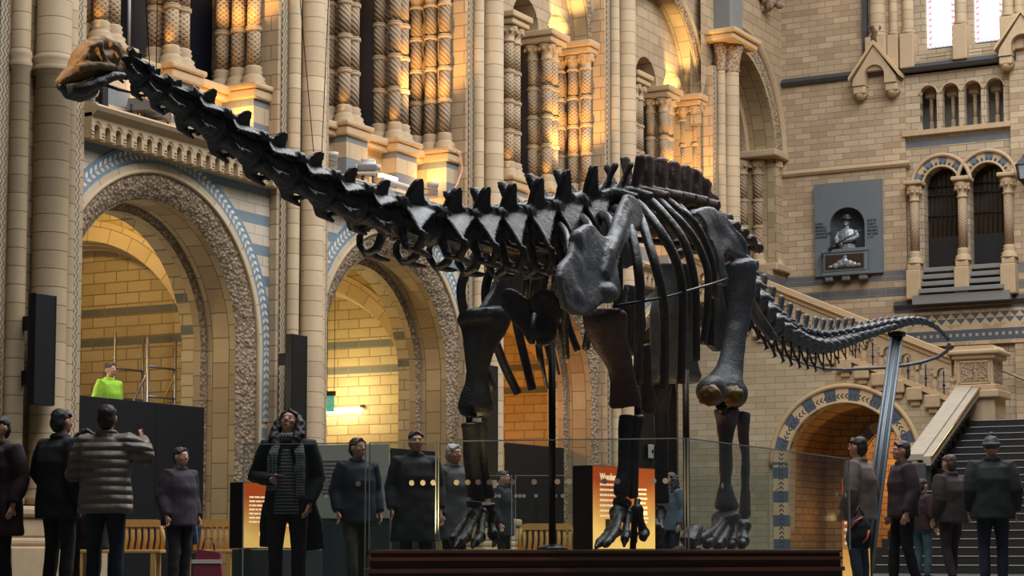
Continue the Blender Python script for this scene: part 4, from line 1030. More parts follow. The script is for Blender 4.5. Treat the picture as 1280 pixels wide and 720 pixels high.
# ---- limbs: (x left, x right, y) along each bone
VD = V((CF.x, CF.y, 0)).normalized()
def limb(name, rows, X, mat, depth=.75, extra=None, vox=.018, sm=4, jit=.012, gilt=None):
    P = []; R_ = []
    for l, r, y in rows:
        p = oX((l+r)/2, y, X); d = (p - V((0,0,EYE))).dot(CF); w = (r-l)/2/FOC*d*1.06 + .008
        P.append(p); R_.append((w, w*depth))
    b = MB().tube(P, R_, 16, up=VD)
    if extra: extra(b)
    return dobj(name, fuse(b, vox, sm, name, jit, 6), mat)
XN, XFAR = XD + .76, XD - .74
def pxball(b, x, y, X, r): b.ball(oX(x, y, X), r)
limb('upper_arm_bone', [(735,775,386),(729,781,393),(730,783,402),(735,784,414),(745,785,430),(754,787,445),(761,790,460),(764,793,475),(764,797,490),(763,801,503),(765,800,509)], XN, m_bone3, .5)
limb('upper_arm_bone', [(578,625,384),(573,632,393),(574,636,403),(577,630,414),(580,622,426),(582,614,442),(584,610,464),(582,611,480),(577,613,495),(574,616,508),(577,615,517),(586,606,523)], XFAR, m_bone, .5)
limb('elbow_bone', [(793,812,430),(797,813,450),(799,813,470),(801,818,490),(802,821,503),(802,818,512),(806,812,518)], XD+.55, m_bone3, .6)
limb('forearm_bone', [(775,793,519),(774,793,530),(774,790,550),(774,789,575),(771,788,595),(768,786,612),(768,784,621)], XN, m_bone, .9)
limb('forearm_bone', [(787,803,519),(788,803,530),(788,799,552),(787,798,580),(786,797,600),(785,797,615),(786,797,624)], XN+.06, m_bone, .9)
limb('forearm_bone', [(577,597,528),(579,597,540),(580,598,560),(582,600,590),(583,603,610),(584,604,621)], XFAR, m_bone, .9)
limb('forearm_bone', [(594,609,527),(596,609,540),(598,609,560),(600,611,590),(600,616,612),(602,617,622)], XFAR+.05, m_bone, .9)
for r, X in (([(768,790,626),(767,789,630),(769,786,634)], XN), ([(588,606,621),(590,604,627)], XFAR), ([(584,602,627),(585,600,634)], XFAR+.1), ([(600,617,630),(601,617,637)], XFAR)):
    limb('wrist_bone', r, X, m_bone, 1.0, None, .012, 3)
def toe(X, pts, w, claw=True):
    P = [oX(x, y, X + dx) for x, y, dx in pts]
    n = len(P)
    b = MB(); b.tube(P[:3], [w*1.15, w*.7, w*1.0], 10); b.ball(P[0], w*1.25); b.ball(P[2], w*1.1)
    o = dobj('foot_bone', fuse(b, .011, 3, 'foot_bone', .004, 18), m_bone)
    b = MB(); b.tube(P[2:], [w*.95] + [w*.75]*(n-4) + [w*.25], 10); b.ball(P[3] if n > 4 else P[2], w*.85)
    m_ = fuse(b, .01, 3, 'toe_claw')
    for me_ in (m_, o.data):
        for v in me_.vertices: v.co.z = max(v.co.z, PT + .004)
    dobj('toe_bone', m_, m_bone)
# near front foot
toe(XN, [(771,641,0),(768,654,.05),(763,667,.08),(757,672,.1),(750,678,.15),(744,685,.16)], .055)
toe(XN, [(774,640,0),(772,652,.08),(769,664,.14),(763,673,.18),(757,680,.2),(755,684,.2)], .05)
toe(XN, [(783,643,0),(783,656,.06),(782,668,.1),(781,674,.14),(780,684,.16)], .045)
toe(XN, [(796,638,0),(801,653,.02),(805,666,.04),(804,671,.08),(806,677,.1)], .048)
toe(XN, [(790,640,-.1),(792,655,-.1),(793,668,-.1),(793,676,-.06),(793,685,-.05)], .035)
# far front foot
toe(XFAR, [(589,641,0),(579,655,.05),(571,668,.08),(566,673,.1),(565,684,.12)], .05)
toe(XFAR, [(594,642,.02),(588,656,.12),(582,671,.18),(574,677,.22),(568,685,.24)], .052)
toe(XFAR, [(602,643,.02),(601,658,.1),(600,671,.14),(594,678,.18),(590,685,.2)], .052)
toe(XFAR, [(612,642,0),(614,656,.04),(616,668,.08),(620,675,.1),(616,684,.12)], .048)
# hind limbs
def femx(b):
    for x, y in ((889,488),(917,491)): b.ball(oX(x, y, XD+.72), (.14,.16,.15))
limb('thigh_bone', [(906,940,325),(904,944,331),(905,944,345),(906,943.6,363),(909,938,385),(909,935,405),(906,932,425),(902,929,445),(896,928,462),(888,929,476),(881,928,486),(879,928,496),(886,922,503)], XD+.68, m_bone2, .62, femx)
for x, y in ((887,494),(916,495)): dobj('joint_plaster', fuse(MB().ball(oX(x, y, XD+.80), (.11,.10,.1)), .014, 2, 'joint_plaster', .02, 20), m_gilt)
limb('thigh_bone', [(826,862,330),(822,866,345),(818,866,370),(814,866,395),(814,868,420),(814,869,445),(810,872,460),(807,875,470),(812,870,479)], XD-.3, m_bone2, .55)
limb('shin_bone', [(893,922,511),(894,922,517),(897,920,530),(899,915,550),(900,914,575),(901,913,600),(897,917,620),(893,922,633),(896,918,638)], XD+.66, m_bone2, .8)
limb('outer_shin_bone', [(922,936,515),(921,936,523),(924,935,545),(927,936,570),(927,936,600),(926,936,625),(923,938,643),(927,936,649)], XD+.76, m_bone2, .8)
limb('shin_bone', [(815,838,482),(817,836,500),(819,834,540),(818,834,590),(815,836,630)], XD-.42, m_bone, .8)
limb('ankle_bone', [(893,920,641),(890,925,648),(896,922,655)], XD+.7, m_bone3, .9, None, .014)
for X, pp_ in ((XD+.7, [(899,655,0),(893,662,.1),(883,670,.2),(873,675,.24),(866,684,.26)]), (XD+.7, [(903,656,0),(897,664,.12),(889,676,.22),(884,680,.26),(882,685,.26)]), (XD+.7, [(910,656,0),(907,666,.1),(901,678,.2),(897,682,.22),(895,685,.22)]), (XD+.7, [(918,657,0),(917,668,.08),(915,678,.12),(914,682,.14),(913,685,.14)]), (XD+.7, [(930,658,-.05),(930,667,-.02),(929,676,.04),(927,681,.06),(926,685,.06)])):
    toe(X, pp_, .058)
tm_ = fuse(MB().tube([oX(874,660,XD+.95), oX(866,667,XD+1.0), oX(861,676,XD+1.02), oX(864,685,XD+1.0)], [.04,.085,.09,.05], 10), .012, 3, 'toe_bone')
for v in tm_.vertices: v.co.z = max(v.co.z, PT + .004)
dobj('toe_bone', tm_, m_bone)
for pp_ in ([(815,640,0),(818,650,.05),(820,660,.1),(822,668,.12),(822,684,.14)], [(826,640,0),(825,652,.05),(824,664,.1),(823,674,.1),(820,685,.12)]): toe(XD-.42, pp_, .055)
# iron armature carried by the skeleton
for lst, r in (([(767,383,.9),(830,372,.9),(890,355,.85),(908,349,.75)], .013), ([(760,296,0),(800,300,0),(850,306,0),(880,314,0)], .03), ([(797,624,.76),(793,655,.76),(791,686,.76)], .028), ([(900,505,.68),(905,515,.68)], .05), ([(586,520,-.74),(587,535,-.74)], .03), ([(797,505,.76),(797,524,.76)], .03)):
    dobj('iron_rod', MB().tube([oX(x, y, XD+dx) for x, y, dx in lst], r, 10).mesh('iron_rod'), m_iron)
for lst in ([(600,296,.05),(640,313,.05),(700,308,.05),(760,300,.05)],):
    dobj('spine_bar', MB().tube([oX(x, y, XD+dx) for x, y, dx in lst], .03, 10).mesh('spine_bar'), m_gilt)
# ---- plinth and stands
p = [V((-7.63,11.77)), V((-5.39,15.07)), V((-7.2,19.9)), V((-7.75,21.2)), V((-9.2,21.2)), V((-10.1,18.5)), V((-9.55,15.0))]
pl_ = thing('plinth', 'low dark red-brown stepped display plinth under the skeleton', 'plinth', (XD, 16.5, 0))
cx_ = sum(p, V((0,0))) / len(p)
def ring(z0, z1, k, mat, nm):
    q = [cx_ + (a - cx_).normalized()*((a-cx_).length + k) - V((XD, 16.5)) for a in p]
    obj(nm, MB().prism([(a.x, a.y) for a in q], 2, z0, z1), mat, pl_)
m_pl = plain('dark_mahogany', sr(74,42,36), .3, nz=.25, nscale=3); m_pl2 = plain('dark_mahogany_edge', sr(120,80,68), .25, nz=.2, nscale=3)
ring(0, .30, .0, m_pl, 'plinth_body'); ring(.30, .33, .05, m_pl2, 'lower_ledge'); ring(.33, .385, -.02, m_pl, 'plinth_step'); ring(.385, .41, .02, m_pl2, 'upper_ledge'); ring(.41, .44, -.03, m_pl, 'plinth_top'); ring(.44, PT, 0.0, m_pl2, 'top_rim')
ring(.2, .215, .03, m_pl2, 'base_ledge')
for (x, y0, X, lb, r, mt) in ((690, 428, XD+.05, 'black iron pole with round foot below the breast plates', .032, m_iron), (857, 462, XD+.1, 'bronze-brown iron pole with round foot between the hind legs', .034, plain('bronze_paint', (.05,.035,.02), .35, .5))):
    P0 = oX(x, y0, X); s_ = thing('support_pole', lb, 'support pole', (P0.x, P0.y, PT), 0, 'poles standing on the plinth under the skeleton')
    obj('pole', MB().tube([(0,0,0), (0,0,P0.z-PT)], r, 14), mt, s_)
    obj('foot_disc', MB().lathe([(.14, 0), (.14, .012), (.11, .03), (.06, .045), (r, .05)], seg=28), plain('dull_steel', (.08,.09,.1), .3, .6) if 'dull_steel' not in bpy.data.materials else bpy.data.materials['dull_steel'], s_)
a = oX(1121, 419, XD); b_ = oX(1103, 555, XD); c_ = a + (b_-a)*((a.z-0)/(a.z-b_.z))
s_ = thing('tail_strut', 'leaning grey steel strut holding up the tail', 'strut', (c_.x, c_.y, 0))
m_st_ = plain('grey_steel', sr(128,138,144), .4, .4)
mb = MB(); d = V((c_.x, c_.y, 0))
for off in (-.075, 0, .075):
    mb2 = V((CR.x, CR.y, 0))*off
    mb.tube([c_-d+mb2, a-d+mb2*.8], [(.022,.03)]*2, 6, up=VD)
mb.tube([c_-d, a-d], [(.085,.012)]*2, 4, up=VD)
obj('strut_beam', mb, m_st_, s_); obj('saddle', MB().cham(a-d-V((.1,.08,.02)), a-d+V((.1,.08,.05)), .02), m_iron, s_)
obj('strut_foot', MB().lathe([(.25,0),(.25,.02),(.1,.04)], seg=24), m_iron, s_)
def textmesh(name, cu, parent):
    q = bpy.data.objects.new(name, cu); WORK.collection.objects.link(q)
    with bpy.context.temp_override(scene=WORK, view_layer=WORK.view_layers[0]):
        me = bpy.data.meshes.new_from_object(q.evaluated_get(bpy.context.evaluated_depsgraph_get()))
    WORK.collection.objects.unlink(q)
    o = bpy.data.objects.new(name, me); C.objects.link(o); o.parent = parent; return o
# ------------------------------------------------------------------ glass barriers
def glass_mat():
    t = NT('clear_barrier_glass'); nt = t.t; nt.nodes.remove(t.b)
    lw = t.n('ShaderNodeLayerWeight'); lw.inputs['Blend'].default_value = .25
    tr = t.n('ShaderNodeBsdfTransparent'); tr.inputs[0].default_value = (.90, .93, .92, 1)
    gl = t.n('ShaderNodeBsdfGlossy'); gl.inputs['Roughness'].default_value = .03; gl.inputs[0].default_value = (.9, .95, .95, 1)
    mx = t.n('ShaderNodeMixShader'); nt.links.new(t.math('ADD', t.math('MULTIPLY', lw.outputs['Fresnel'], .22), .025), mx.inputs[0])
    nt.links.new(tr.outputs[0], mx.inputs[1]); nt.links.new(gl.outputs[0], mx.inputs[2])
    nt.links.new(mx.outputs[0], nt.nodes['Material Output'].inputs[0]); return t.m
m_glass = glass_mat()
m_gedge = plain('polished_glass_edge', sr(196,206,204), .25)
m_dot = plain('frosted_dot', sr(226,216,202), .5)
GT = 1.313
def plan(px, d): q = oD(px, 500, d); return V((q.x, q.y, 0))
def panel(label, a, b, z0, dots, dz, dr, group='glass barrier panels round the plinth'):
    mid = (a+b)/2; t = thing('glass_barrier', label, 'glass barrier', (mid.x, mid.y, z0), 0, group)
    u = (b-a).normalized(); nrm = V((-u.y, u.x, 0)) * .006; h = GT - z0; A = a-mid; B = b-mid
    def slab(p, q, z, zz, k=1.0):
        n = nrm*k
        return [(p-n)+V((0,0,z)), (q-n)+V((0,0,z)), (q+n)+V((0,0,z)), (p+n)+V((0,0,z)), (p-n)+V((0,0,zz)), (q-n)+V((0,0,zz)), (q+n)+V((0,0,zz)), (p+n)+V((0,0,zz))]
    F = [(0,3,2,1),(4,5,6,7),(0,1,5,4),(1,2,6,5),(2,3,7,6),(3,0,4,7)]
    obj('pane', MB().add(slab(A, B, .0, h), F), m_glass, t)
    e = MB().add(slab(A, B, h, h+.008, 1.05), F).add(slab(A, A+u*.008, 0, h, 1.05), F).add(slab(B-u*.008, B, 0, h, 1.05), F)
    obj('polished_edge', e, m_gedge, t)
    if dots:
        mb = MB(); n = nrm.normalized()
        if n.dot(CF) > 0: n = -n
        for px in dots:
            # where this sight line crosses the pane
            d = sight(px, 600); k = (a.x*u.y - a.y*u.x) / (d.x*u.y - d.y*u.x); c = V((d.x*k, d.y*k, 0)) - mid + V((0,0,dz - z0)) + n*.007
            pts = [c + u*(dr*cos(2*pi*i/18)) + V((0,0,dr*sin(2*pi*i/18))) for i in range(18)]
            q = [p_ + n*.002 for p_ in pts]
            mb.add(pts + q, [list(range(18)), list(range(35, 17, -1))] + [(i, (i+1) % 18, 18+(i+1) % 18, 18+i) for i in range(18)])
        obj('dot_markings', mb, m_dot, t)
    return t
panel('glass barrier panel on the plinth, left of the far forefoot', plan(462, 16.25), plan(546, 16.05), PT, [515, 529, 542], .99, .022)
panel('long glass barrier panel on the plinth in front of both forefeet', plan(548, 16.05), plan(856, 15.6), PT, [571, 585, 598, 612, 626, 641, 668, 697, 712, 756, 772, 817, 832], .99, .022)
panel('glass barrier panel running back from the pole, in front of the hind foot', plan(859, 15.6), plan(1060, 19.2), PT, [902, 915, 940, 970, 1045, 1056], .97, .022)
panel('floor-standing glass barrier panel in front of the woman with the phone', plan(305, 16.5), plan(458, 16.3), 0, [408, 478-30], .99, .022)
panel('distant glass barrier panel behind the skeleton feet', plan(380, 23.8), plan(640, 23.6), 0, [408, 416, 476, 484, 509, 521, 527, 533, 557, 563, 575, 619, 624, 645, 650, 655, 670], 1.08, .022)
panel('distant glass barrier panel behind the sign and hind feet', plan(644, 23.6), plan(960, 23.6), 0, [694, 703, 742, 900, 920, 952], 1.08, .022)
# ------------------------------------------------------------------ illuminated signs
def sign_mat(h, hot):
    t = NT('backlit_orange_sign'); x, y, z = t.sep(t.obco())
    k = t.ramp(t.math('ADD', z, t.math('MULTIPLY', t.math('ABSOLUTE', x), -.35)), h*.62, h*.02)
    c = t.mix(k, sr(214,84,30), sr(255,205,110))
    t.put(t.b.inputs['Emission Color'], c); t.put(t.b.inputs['Emission Strength'], t.math('ADD', .55, t.math('MULTIPLY', k, hot))); return t.out((.2,.08,.03), .4)
m_dark = plain('dark_sign_casing', (.02,.012,.01), .4)
def emit(name, c, s):
    t = NT(name); t.b.inputs['Emission Color'].default_value = col(c); t.b.inputs['Emission Strength'].default_value = s; return t.out(c, .5)
m_txt = emit('sign_lettering', sr(255,226,180), .9)
def sign(label, a, b, z0, h, th, title=None, seed=1, hot=.55):
    u = (b-a); W = u.length; rz = atan2(u.y, u.x); mid = (a+b)/2
    t = thing('illuminated_sign', label, 'sign', (mid.x, mid.y, z0), rz, 'orange backlit information signs')
    obj('casing', MB().cham((-W/2, .01, 0), (W/2, th, h), .008), m_dark, t)
    obj('lit_face', MB().box((-W/2+.008, -.004, .008), (W/2-.008, .012, h-.008)), sign_mat(h, hot), t)
    rnd = random.Random(seed); mb = MB()
    def lines(x0, x1, zt, n, lh):
        for k in range(n):
            x = x0; zz = zt - k*lh
            while x < x1 - .02:
                w = min(rnd.uniform(.02, .075), x1 - x); mb.box((x, -.007, zz), (x+w, -.003, zz+lh*.42)); x += w + .012
    lines(-W/2+W*.10, -W/2+W*.44, h*.76, 7, h*.062); lines(W*.16, W*.36, h*.72, 6, h*.055); lines(W*.16, W*.38, h*.36+.05, 3, h*.05)
    obj('text_lines', mb, m_txt, t)
    if title:
        cu = bpy.data.curves.new('title', 'FONT'); cu.body = title; cu.size = h*.11; cu.extrude = .001; cu.offset = .003
        o = textmesh('title', cu, t); o.location = (-W/2+W*.10, -.007, h*.83); o.rotation_euler = (pi/2, 0, 0); o.data.materials.append(m_txt); o.scale = (.85, 1, 1)
    return t
s1 = sign('orange backlit information sign behind the near forefoot', plan(741, 19.2), plan(818, 20.06), PT, .80, .24, 'Wonders', 3)
obj('pale_picture', MB().box((-.34, -.008, .14), (-.18, -.003, .29)), plain('sign_picture', sr(170,160,110), .5), s1)
s2 = sign('orange backlit sign on a low grey base beside the woman with the phone', plan(306, 18.9), plan(372, 19.4), .47, .62, .2, None, 5, .2)
sw = MB()
for k in range(5): sw.tube([(-.05+.09*cos(a*.35+k), -.007, .2+.08*sin(a*.5+k*1.3)) for a in range(10)], .004, 5)
obj('swirl_drawing', sw, m_txt, s2)
bs = tag(obj('sign_base', MB().cham((-.35, -.25, 0), (.35, .25, .465), .01), plain('grey_base', sr(96,98,94), .5), None, tuple((plan(306,18.9)+plan(372,19.4))/2 + V((.0,.12,0)))), 'low grey box base carrying the orange sign behind the glass edge', 'base')
bs.rotation_euler[2] = atan2((plan(372,19.4)-plan(306,18.9)).y, (plan(372,19.4)-plan(306,18.9)).x)
s3 = sign('narrow orange backlit sign beyond the plinth end, in front of the stair arch', plan(1050, 24.0), plan(1085, 23.8), .02, 1.28, .05, None, 8, .1)
# pale text panel
def board(name, label, cat, a, b, z0, z1, mat, th=.02, group=None, tilt=0):
    u = b-a; W = u.length; mid = (a+b)/2
    t = thing(name, label, cat, (mid.x, mid.y, 0), atan2(u.y, u.x), group)
    obj('panel', MB().cham((-W/2, 0, z0), (W/2, th, z1), .004), mat, t); return t, W
ip, W = board('text_panel', 'pale grey upright text panel behind the person in the dark jacket', 'information panel', plan(395, 25.5), plan(487, 25.2), .85, 1.77, plain('pale_panel', sr(196,190,178), .4))
mb = MB(); rr = random.Random(4)
for k in range(9): mb.box((-W*.4, -.004, 1.55-.05*k), (-W*.4 + W*rr.uniform(.3,.42), 0, 1.568-.05*k))
obj('text_lines', mb, plain('grey_print', sr(90,88,84), .6), ip)
obj('stand', MB().cham((-W/2, .02, 0), (W/2, .12, .85), .01), m_slate, ip)
# ------------------------------------------------------------------ tall black slabs on the piers
for k, (xa, xb, yt, yb_, lb) in enumerate(((37,72,364,508,'tall black slab fixed to the thick pier nearest the skull side'), (360,385,416,600,'tall black slab fixed to the pier between the first two arches'), (605,623,455,600,'tall black slab on the pier behind the far foreleg'))):
    a = oX(xa, yt, -19.38); b = oX(xb, yt, -19.38); zb = oX(xb, yb_, -19.38).z
    t = thing('black_slab', lb, 'wall panel', (-19.38, (a.y+b.y)/2, zb), 0, 'tall black slabs mounted on the piers')
    w = (b.y-a.y)*.5; obj('slab_body', MB().cham((-.14, -w*.55, 0), (0, w*.95, a.z-zb), .012), m_black, t)
    obj('slab_edge', MB().box((-.005, w*.95-.02, .01), (.004, w*.95-.004, a.z-zb-.01)), plain('slab_edge_metal', (.03,.03,.035), .3) if 'slab_edge_metal' not in bpy.data.materials else bpy.data.materials['slab_edge_metal'], t)
    obj('wall_bracket', MB().box((-.42, .02, .3), (-.14, .1, .5)).box((-.42, .02, a.z-zb-.5), (-.14, .1, a.z-zb-.3)), m_grill, t)
# ------------------------------------------------------------------ hoardings inside the arches
def hoard(lb, xa, xb, X, zt, zs=None, name='hoarding'):
    ya = oX(xa, 560, X).y; yb = oX(xb, 560, X).y
    t = thing(name, lb, 'hoarding', (X, (ya+yb)/2, 0), 0, 'black hoardings closing the arches')
    n = max(1, round((yb-ya)/1.2)); w = (yb-ya)/n
    for k in range(n): obj('board', MB().cham((-.03, ya-(ya+yb)/2+w*k+.004, 0), (0, ya-(ya+yb)/2+w*(k+1)-.004, zt + (zs or 0)*k), .004), m_black, t)
    obj('top_rail', MB().box((-.05, ya-(ya+yb)/2, zt-.1), (-.03, yb-(ya+yb)/2, zt-.04)), m_grill, t)
    return t
hoard('black board hoarding across the scaffold arch', 60, 255, -20.45, 2.78)
hoard('low black hoarding inside the amber arch', 632, 706, -20.9, 2.72)
hoard('high black hoarding inside the arch behind the hind legs', 790, 846, -20.9, 4.6)
hoard('low black hoarding behind the crowd in the strip-lamp arch', 489, 545, -20.3, 2.35)
swp = thing('switch_panel', 'small white switch panel with four black symbols on the black hoarding', 'switch panel', tuple(oX(819, 565, -20.83)))
obj('plate', MB().cham((0, -.42, -.17), (.05, .42, .17), .01), plain('white_plate', sr(196,190,180), .5), swp)
for k in range(4): obj('symbol', MB().lathe([(.05, 0), (.05, .008), (0, .008)], (.05, -.27+.18*k, 0), 'x', 12), m_black, swp)
# ------------------------------------------------------------------ strip lamp and hanging exit sign in the second arch
yw2 = (PC[1]+.78 + PC[2]-.78)/2 + 2.28 + .6
P = oY(430, 512, yw2)
sl_ = thing('strip_lamp', 'glowing white strip lamp on the brick wall inside the second arch', 'wall lamp', (P.x, yw2, P.z))
obj('housing', MB().prism([(-.0, .09), (-.16, .06), (-.16, .02), (-.0, .02)], 0, -.55, .5), plain('lamp_housing', sr(150,140,110), .5), sl_)
obj('tube_lens', MB().prism([(-.0, .02), (-.15, .02), (-.12, -.05), (-.0, -.06)], 0, -.55, .44), emit('strip_lamp_glow', (1, .93, .72), 9), sl_)
Q = oY(413, 503, yw2 - 1.6)
ex = thing('exit_sign', 'small hanging green sign in front of the strip lamp', 'sign', (Q.x, Q.y, Q.z))
obj('holder', MB().cham((-.1, -.05, .13), (.1, .05, .22), .01), plain('sign_holder', sr(70,60,40), .4), ex)
obj('green_pane', MB().cham((-.09, -.006, -.19), (.09, .006, .13), .004), emit('green_sign_face', sr(84,176,150), .7), ex)
mb = MB()
mb.tube([(-.05, -.008, -.12), (-.02, -.008, -.05), (.0, -.008, .02), (.03, -.008, .05)], .008, 6).ball((.035, -.008, .08), .016, seg=8, ring=6).tube([(0, -.008, .01), (.04, -.008, -.04), (.02, -.008, -.1)], .008, 6).tube([(-.03,-.008,.03),(.0,-.008,.04),(.05,-.008,.0)], .006, 6)
obj('running_figure', mb, plain('white_symbol', (.8,.85,.8), .5), ex)
obj('hanging_wires', MB().tube([(-.08, 0, .2), (-.08, 0, 2.9)], .006, 5).tube([(.09, 0, .2), (.09, 0, 2.9)], .006, 5), m_grill, ex)
# ------------------------------------------------------------------ scaffold tower
A_ = oX(163, 500, -21.9); B_ = oX(198, 500, -21.9)
sc_ = thing('scaffold_tower', 'aluminium scaffold tower standing behind the black hoarding', 'scaffold tower', (-21.9, (A_.y+B_.y)/2, 0))
m_al = plain('aluminium_tube', sr(150,148,150), .35, .7); hy = (B_.y-A_.y)/2; zt_ = oX(163, 414, -21.9).z
for sx in (-.35, .35):
    for sy in (-1, 1): obj('post', MB().tube([(sx, sy*hy, 0), (sx, sy*hy, zt_ + (.0 if sx < 0 else -.12))], .026, 10), m_al, sc_)
for z in [.5 + .5*k for k in range(int((zt_-.3)/.5))]:
    for sx in (-.35, .35): obj('rung', MB().tube([(sx, -hy, z), (sx, hy, z)], .02, 8), m_al, sc_)
obj('brace', MB().tube([(-.35, -hy, 2.2), (.35, -hy, 3.4)], .018, 8), m_al, sc_); obj('brace', MB().tube([(-.35, hy, 2.2), (.35, hy, 3.4)], .018, 8), plain('yellow_brace', sr(180,140,40), .5), sc_)
obj('platform', MB().cham((-.4, -hy, 2.15), (.4, hy, 2.2), .01), plain('plywood', sr(150,110,70), .6), sc_)
# ------------------------------------------------------------------ benches
def bench(lb, a, b, rot=0):
    u = b-a; W = u.length; mid = (a+b)/2
    t = thing('wooden_bench', lb, 'bench', (mid.x, mid.y, 0), atan2(u.y, u.x), 'slat-backed wooden benches by the wall')
    wood = bpy.data.materials.get('golden_bench_wood') or plain('golden_bench_wood', sr(206,160,92), .45, nz=.2, nscale=9)
    obj('seat', MB().cham((-W/2, -.22, .41), (W/2, .22, .455), .01), wood, t)
    for sx in (-1, 1):
        for sy in (-1, 1): obj('leg', MB().cham((sx*(W/2-.1)-.035, sy*.18-.035, 0), (sx*(W/2-.1)+.035, sy*.18+.035, .41), .006), wood, t)
    n = 8; r = .14
    out = [(-W/2+.02, .455)] + [(-W/2+.02+.0+r-r*cos(pi/2*k/n), .72+r*sin(pi/2*k/n)) for k in range(n+1)] + [(W/2-.02-r+r*sin(pi/2*k/n), .72+r*cos(pi/2*k/n)) for k in range(n+1)] + [(W/2-.02, .455)]
    # frame with real slots between slats
    mb = MB(); ns = max(5, round(W/.1)); w = (W-.14)/ns
    top = [(x, z) for x, z in out if z > .74]
    mb.prism([(-W/2+.06, .76)] + top + [(W/2-.06, .76)], 1, .19, .23)
    obj('back_rail', mb, wood, t)
    mb = MB()
    for k in range(ns):
        x = -W/2+.07+w*(k+.5); mb.tube([(x-.012, .2, .45), (x+.004, .225, .6), (x, .21, .78)], [(w*.33, .012)]*3, 8, up=(0,1,0))
    obj('back_slats', mb, wood, t)
    for sx in (-1, 1): obj('back_post', MB().tube([(sx*(W/2-.045), .2, .44), (sx*(W/2-.04), .215, .62), (sx*(W/2-.07), .21, .78)], .03, 8), wood, t)
    return t
bench('golden wooden bench behind the visitor in the pale puffer jacket', plan(98, 27.1), plan(207, 27.1))
bench('golden wooden bench with the teal rucksack on it, beside the glass edge', plan(226, 27.0), plan(300, 27.0))
bench('distant pale slatted bench seen between the iron pole and the orange sign', plan(646, 31.5), plan(722, 31.5))
# rucksack, shopping bag
R0 = plan(236, 26.75)
rk = thing('rucksack', 'dark blue rucksack with teal panel on the bench, straps hanging', 'rucksack', (R0.x, R0.y, .456), atan2(CR.y, CR.x))
b = MB(); b.tube([(0,0,.06),(0,0,.2),(.02,0,.36),(.03,0,.5),(.03,0,.56)], [(.16,.1),(.19,.13),(.17,.12),(.12,.09),(.05,.05)], 14, up=(0,1,0))
obj('body', fuse(b, .014, 3, 'body', .008, 9), plain('navy_nylon', sr(42,60,84), .5), rk)
obj('teal_panel', MB().ball((-.1, -.1, .26), (.07, .05, .12)), plain('teal_nylon', sr(60,120,124), .5), rk)
for dx in (-.06, .1): obj('strap', MB().tube([(dx, -.1, .5), (dx+.05, -.17, .3), (dx+.07, -.16, .1), (dx+.05, -.14, -.1)], [(.02,.006)]*4, 6), plain('pale_strap', sr(120,140,150), .6) if 'pale_strap' not in bpy.data.materials else bpy.data.materials['pale_strap'], rk)
B0 = plan(263, 26.2)
bg = thing('shopping_bag', 'red and white printed bag on the floor by the bench leg', 'bag', (B0.x, B0.y, .12), atan2(CR.y, CR.x))
bg.location.z = 0
obj('bag_body', MB().prism([(-.2, 0), (.2, 0), (.16, .42), (-.14, .46)], 1, -.09, .09), plain('red_print', sr(128,44,58), .6), bg)
obj('white_band', MB().box((-.2, -.1, .28), (.19, -.092, .33)), plain('white_print', sr(200,196,190), .6), bg)
obj('handles', MB().tube([(-.08, 0, .45), (-.05, 0, .6), (.05, 0, .6), (.08, 0, .44)], .01, 6), m_grill, bg)
# ------------------------------------------------------------------ lamps and cameras on the coping
m_wht = plain('white_enamel', sr(196,192,188), .4); m_gry = plain('grey_enamel', sr(120,118,118), .45)
XCp = -20.25
def on_cop(x, y): q = oX(x, y, XCp); return (q.x, q.y, q.z)
P = on_cop(460, 210)
fl = thing('floodlight', 'big rounded white floodlight on the coping above the second arch', 'floodlight', P, radians(60))
bm = bmesh.new(); bmesh.ops.create_cube(bm, size=1); bmesh.ops.scale(bm, vec=(.46,.42,.30), verts=bm.verts[:]); bmesh.ops.bevel(bm, geom=bm.edges[:], offset=.1, segments=5, affect='EDGES')
obj('hood', MB(), None, fl) if False else None
h_ = MB(); h_.bm(bm, 0, True); obj('hood', h_, m_wht, fl); fl.rotation_euler[2] = TH
obj('dark_front', MB().cham((-.18, -.24, -.09), (.18, -.19, .03), .03), m_gry, fl); obj('lower_lip', MB().cham((-.2, -.235, -.16), (.2, -.18, -.11), .02), m_wht, fl)
obj('stand_arm', MB().tube([(-.1, 0, -.12), (-.1, 0, -.36)], .03, 8).tube([(.1, 0, -.12), (.1, 0, -.36)], .03, 8).box((-.16, -.1, -.4), (.16, .1, -.36)), m_gry, fl)
P = on_cop(116, 116)
dc = thing('globe_camera', 'small white globe camera on the coping under the skull', 'camera', P)  # ball-shaped surveillance camera, gives no light
obj('globe', MB().ball((0,0,0), .09).lathe([(.095, 0), (.1, .03), (.06, .1), (0, .1)], seg=18), m_wht, dc); obj('stem', MB().tube([(0,0,-.08), (0,0,-.16)], .04, 10).lathe([(.09,-.18),(.09,-.15)], seg=16), m_gry, dc)
P = on_cop(127, 117); tag(obj('black_box_speaker', MB().cham((-.08,-.07,-.2), (.08,.07,.24), .01), m_black, None, P), 'small upright black box beside the white globe camera', 'box')
for k, (x, y, lb) in enumerate(((176, 134, 'nearer of two flat grey box lamps on the coping under the neck'), (193, 143, 'farther of two flat grey box lamps on the coping under the neck'))):
    t = thing('box_lamp', lb, 'lamp', on_cop(x, y), TH*.6, 'flat grey box lamps on the coping')
    obj('lamp_body', MB().prism([(-.2, -.07), (.2, -.07), (.24, .04), (.1, .12), (-.16, .12)], 1, -.13, .13), m_gry, t); obj('yoke', MB().tube([(-.1,-.14,-.2),(-.1,-.14,.02)], .015, 6).tube([(-.1,.14,-.2),(-.1,.14,.02)], .015, 6).box((-.15,-.16,-.22),(.0,.16,-.19)), m_grill, t)
